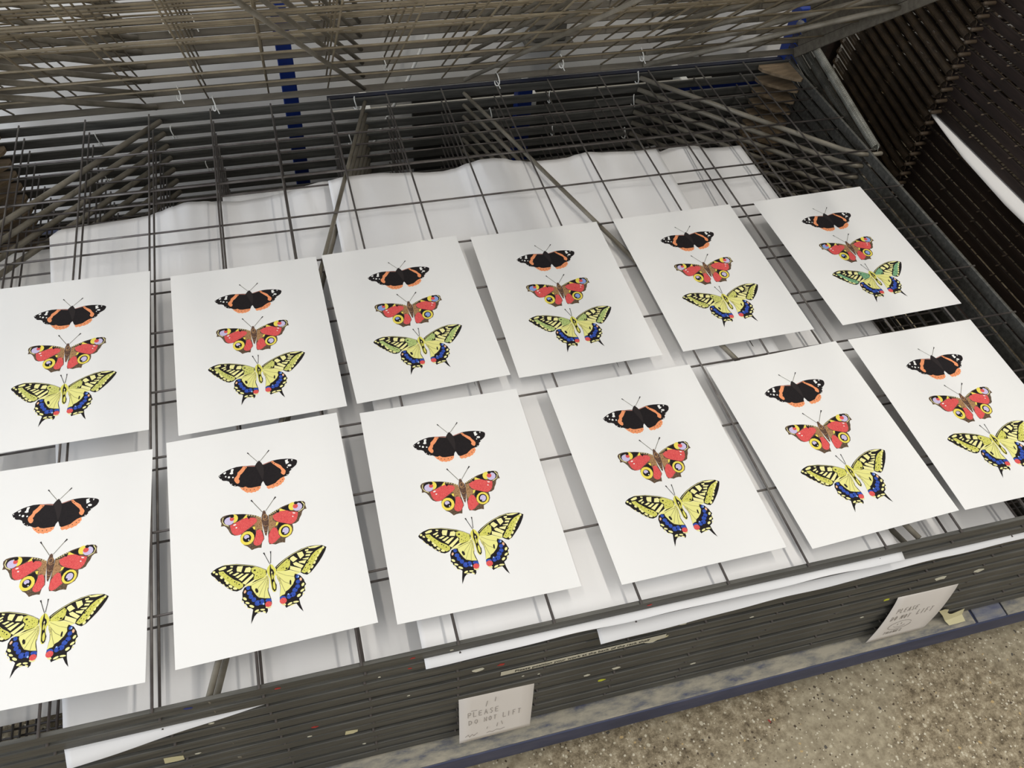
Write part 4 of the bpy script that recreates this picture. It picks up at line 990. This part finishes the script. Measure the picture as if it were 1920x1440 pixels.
n1 = word('PLEASE', .12, .46, .074, .10) + word('DO', .13, .62, .08, .09) + word('NOT', .34, .62, .065, .09) + word('LIFT', .60, .62, .068, .10)
n1 += [[(.36, .30), (.38, .20)], [(.48, .24), (.49, .16)], [(.16, .33), (.24, .335)], [(.52, .80), (.53, .72)], [(.60, .78), (.58, .70)], [(.38, .80), (.39, .76)],
       [(.08, .88), (.12, .84), (.14, .90), (.18, .85), (.20, .89), (.25, .84)], [(.38, .90), (.42, .88), (.46, .90), (.52, .87), (.57, .89), (.63, .87)]]
note(.420, .5165, -.1585, -.287, -.7510, -.7645, n1, 'white handwritten please-do-not-lift note hanging at the middle of the tray fronts', -.002)
n2 = word('PLEASE', .14, .36, .062, .085) + word('DO', .12, .51, .06, .085) + word('NOT', .28, .51, .06, .085) + word('LIFT', .55, .49, .07, .10)
n2 += [arc(.38, .67, .19, .10, 0, 340), arc(.38, .665, .10, .055, 20, 160), [(.33, .63), (.335, .665)], [(.39, .62), (.395, .66)]] + word('THANKS', .2, .86, .055, .06)
note(1.038, 1.1365, -.1665, -.302, -.7568, -.7650, n2, 'white handwritten note with a smiley face hanging near the right end of the tray fronts', -.004)

lab = link('label_strip', box_mesh('label_strip', -.105, .105, -.0003, .0, -.0055, .0055, 'label_paper'), None, (.575, -.7530, Z0 - .1100), (0, 0, SKEW))
tag(lab, 'narrow printed label strip stuck to a tray front, telling where to position work', 'label')
cu = bpy.data.curves.new('lettering', 'FONT')
cu.body = 'Please position your work at the back of the rack shelf'
cu.size = 0.0078
cu.extrude = 0.0
cu.offset = 0.00012
to = bpy.data.objects.new('lettering_curve', cu)
col.objects.link(to)
bpy.context.view_layer.update()
tme = bpy.data.meshes.new_from_object(to.evaluated_get(bpy.context.evaluated_depsgraph_get()))
bpy.data.objects.remove(to, do_unlink=True)
tme.materials.clear()
tme.materials.append(MATS['label_ink'])
wid = max(v.co.x for v in tme.vertices)
k = 0.172 / wid
for v in tme.vertices:
    v.co = Vector((v.co.x * k - 0.088, -0.0006, v.co.y - 0.0026))
tme.update()
link('lettering', tme, lab, label='small black printed lettering')

# ------------------------------------------------------------------ paint flecks, tape scraps on the tray fronts
def blob(r, sx, sz, seed, n=9):
    q = random.Random(seed)
    return [(r * sx * math.cos(2 * math.pi * i / n) * q.uniform(.6, 1.2), r * sz * math.sin(2 * math.pi * i / n) * q.uniform(.6, 1.2)) for i in range(n)]
FLECK = [('paint_red', .226, 0, 3), ('paint_red', .470, 3, 5), ('paint_red', .249, 5, 4), ('paint_red', .368, 0, 3), ('paint_red', .364, 1, 2.5), ('paint_red', .64, 0, 3),
         ('paint_yellow', .612, 8, 6), ('paint_yellow', 1.018, 6, 6), ('paint_cream', .443, 3, 9), ('paint_cream', .629, 7, 7), ('paint_cream', .589, 7, 5),
         ('paint_cream', 1.088, 5, 10), ('paint_cream', 1.153, 5, 9), ('paint_cream', .664, 4, 11), ('paint_cream', .70, 3, 6), ('paint_blue', .137, 0, 4),
         ('paint_cream', .33, 1, 2), ('paint_cream', .36, 4, 2), ('paint_cream', .50, 5, 2), ('paint_cream', .52, 5, 2), ('paint_cream', .41, 0, 2), ('paint_cream', .15, 2, 4),
         ('paint_cream', .12, 5, 3), ('paint_cream', .24, 6, 3), ('paint_cream', .80, 4, 3), ('paint_cream', .93, 2, 3), ('paint_cream', 1.0, 8, 3), ('paint_cream', .75, 9, 4), ('paint_cream', .30, 9, 3)]
for i, (mt, x, n, r) in enumerate(FLECK):
    me = prism_mesh('paint_fleck', [(a, b) for a, b in blob(r / 1000, 1.0, .55, i)], -.0004, 0, mt, 'y')
    link('paint_fleck', me, child(LOW[n], 'front_bar'), (x - XC, -.0026, -.0137 + rnd.uniform(-.004, .004)), label='dried %s paint fleck' % mt.split('_')[1])
for i, (x, n, w, h) in enumerate([(.094, 5, .022, .017), (.288, 7, .016, .012), (.67, 4, .03, .008)]):
    q = random.Random(i + 40)
    poly = [(-w / 2, -h / 2 * q.uniform(.7, 1)), (w * .1, -h / 2), (w / 2 * .9, -h / 2 * q.uniform(.3, 1)), (w / 2, h / 2 * q.uniform(.4, 1)), (0, h / 2 * .8), (-w / 2 * .8, h / 2)]
    link('tape_scrap', prism_mesh('tape_scrap', poly, -.0004, 0, 'tape_cream', 'y'), child(LOW[n], 'front_bar'), (x - XC, -.0027, -.0137), label='scrap of cream masking tape')
tp = [(1.1514, -.7580, -.2655), (1.1600, -.7585, -.262), (1.1689, -.7585, -.2669), (1.1740, -.7590, -.284), (1.1850, -.7592, -.2880), (1.2033, -.7588, -.2800),
      (1.2060, -.7610, -.296), (1.2117, -.7690, -.3055), (1.1970, -.7695, -.3062), (1.1828, -.7692, -.3060), (1.1760, -.7630, -.300), (1.1660, -.7600, -.284)]
tc_ = [(1.170, -.7590, -.276), (1.193, -.7622, -.297)]
nt_ = len(tp)
TV = [(x, y, Z0 + z) for x, y, z in tp + tc_]
TF = [(i, (i + 1) % nt_, nt_ if i in (0, 1, 2, 10, 11) else nt_ + 1) for i in range(nt_)] + [(3, nt_ + 1, nt_), (10, nt_, nt_ + 1)]
tt = link('torn_tape', mesh_from('torn_tape', TV, TF, 'tape_cream'))
tmd = tt.modifiers.new('thickness', 'SOLIDIFY')
tmd.thickness = 0.0003
tag(tt, 'torn piece of cream masking tape beside the smiley note, above the blue base', 'tape')
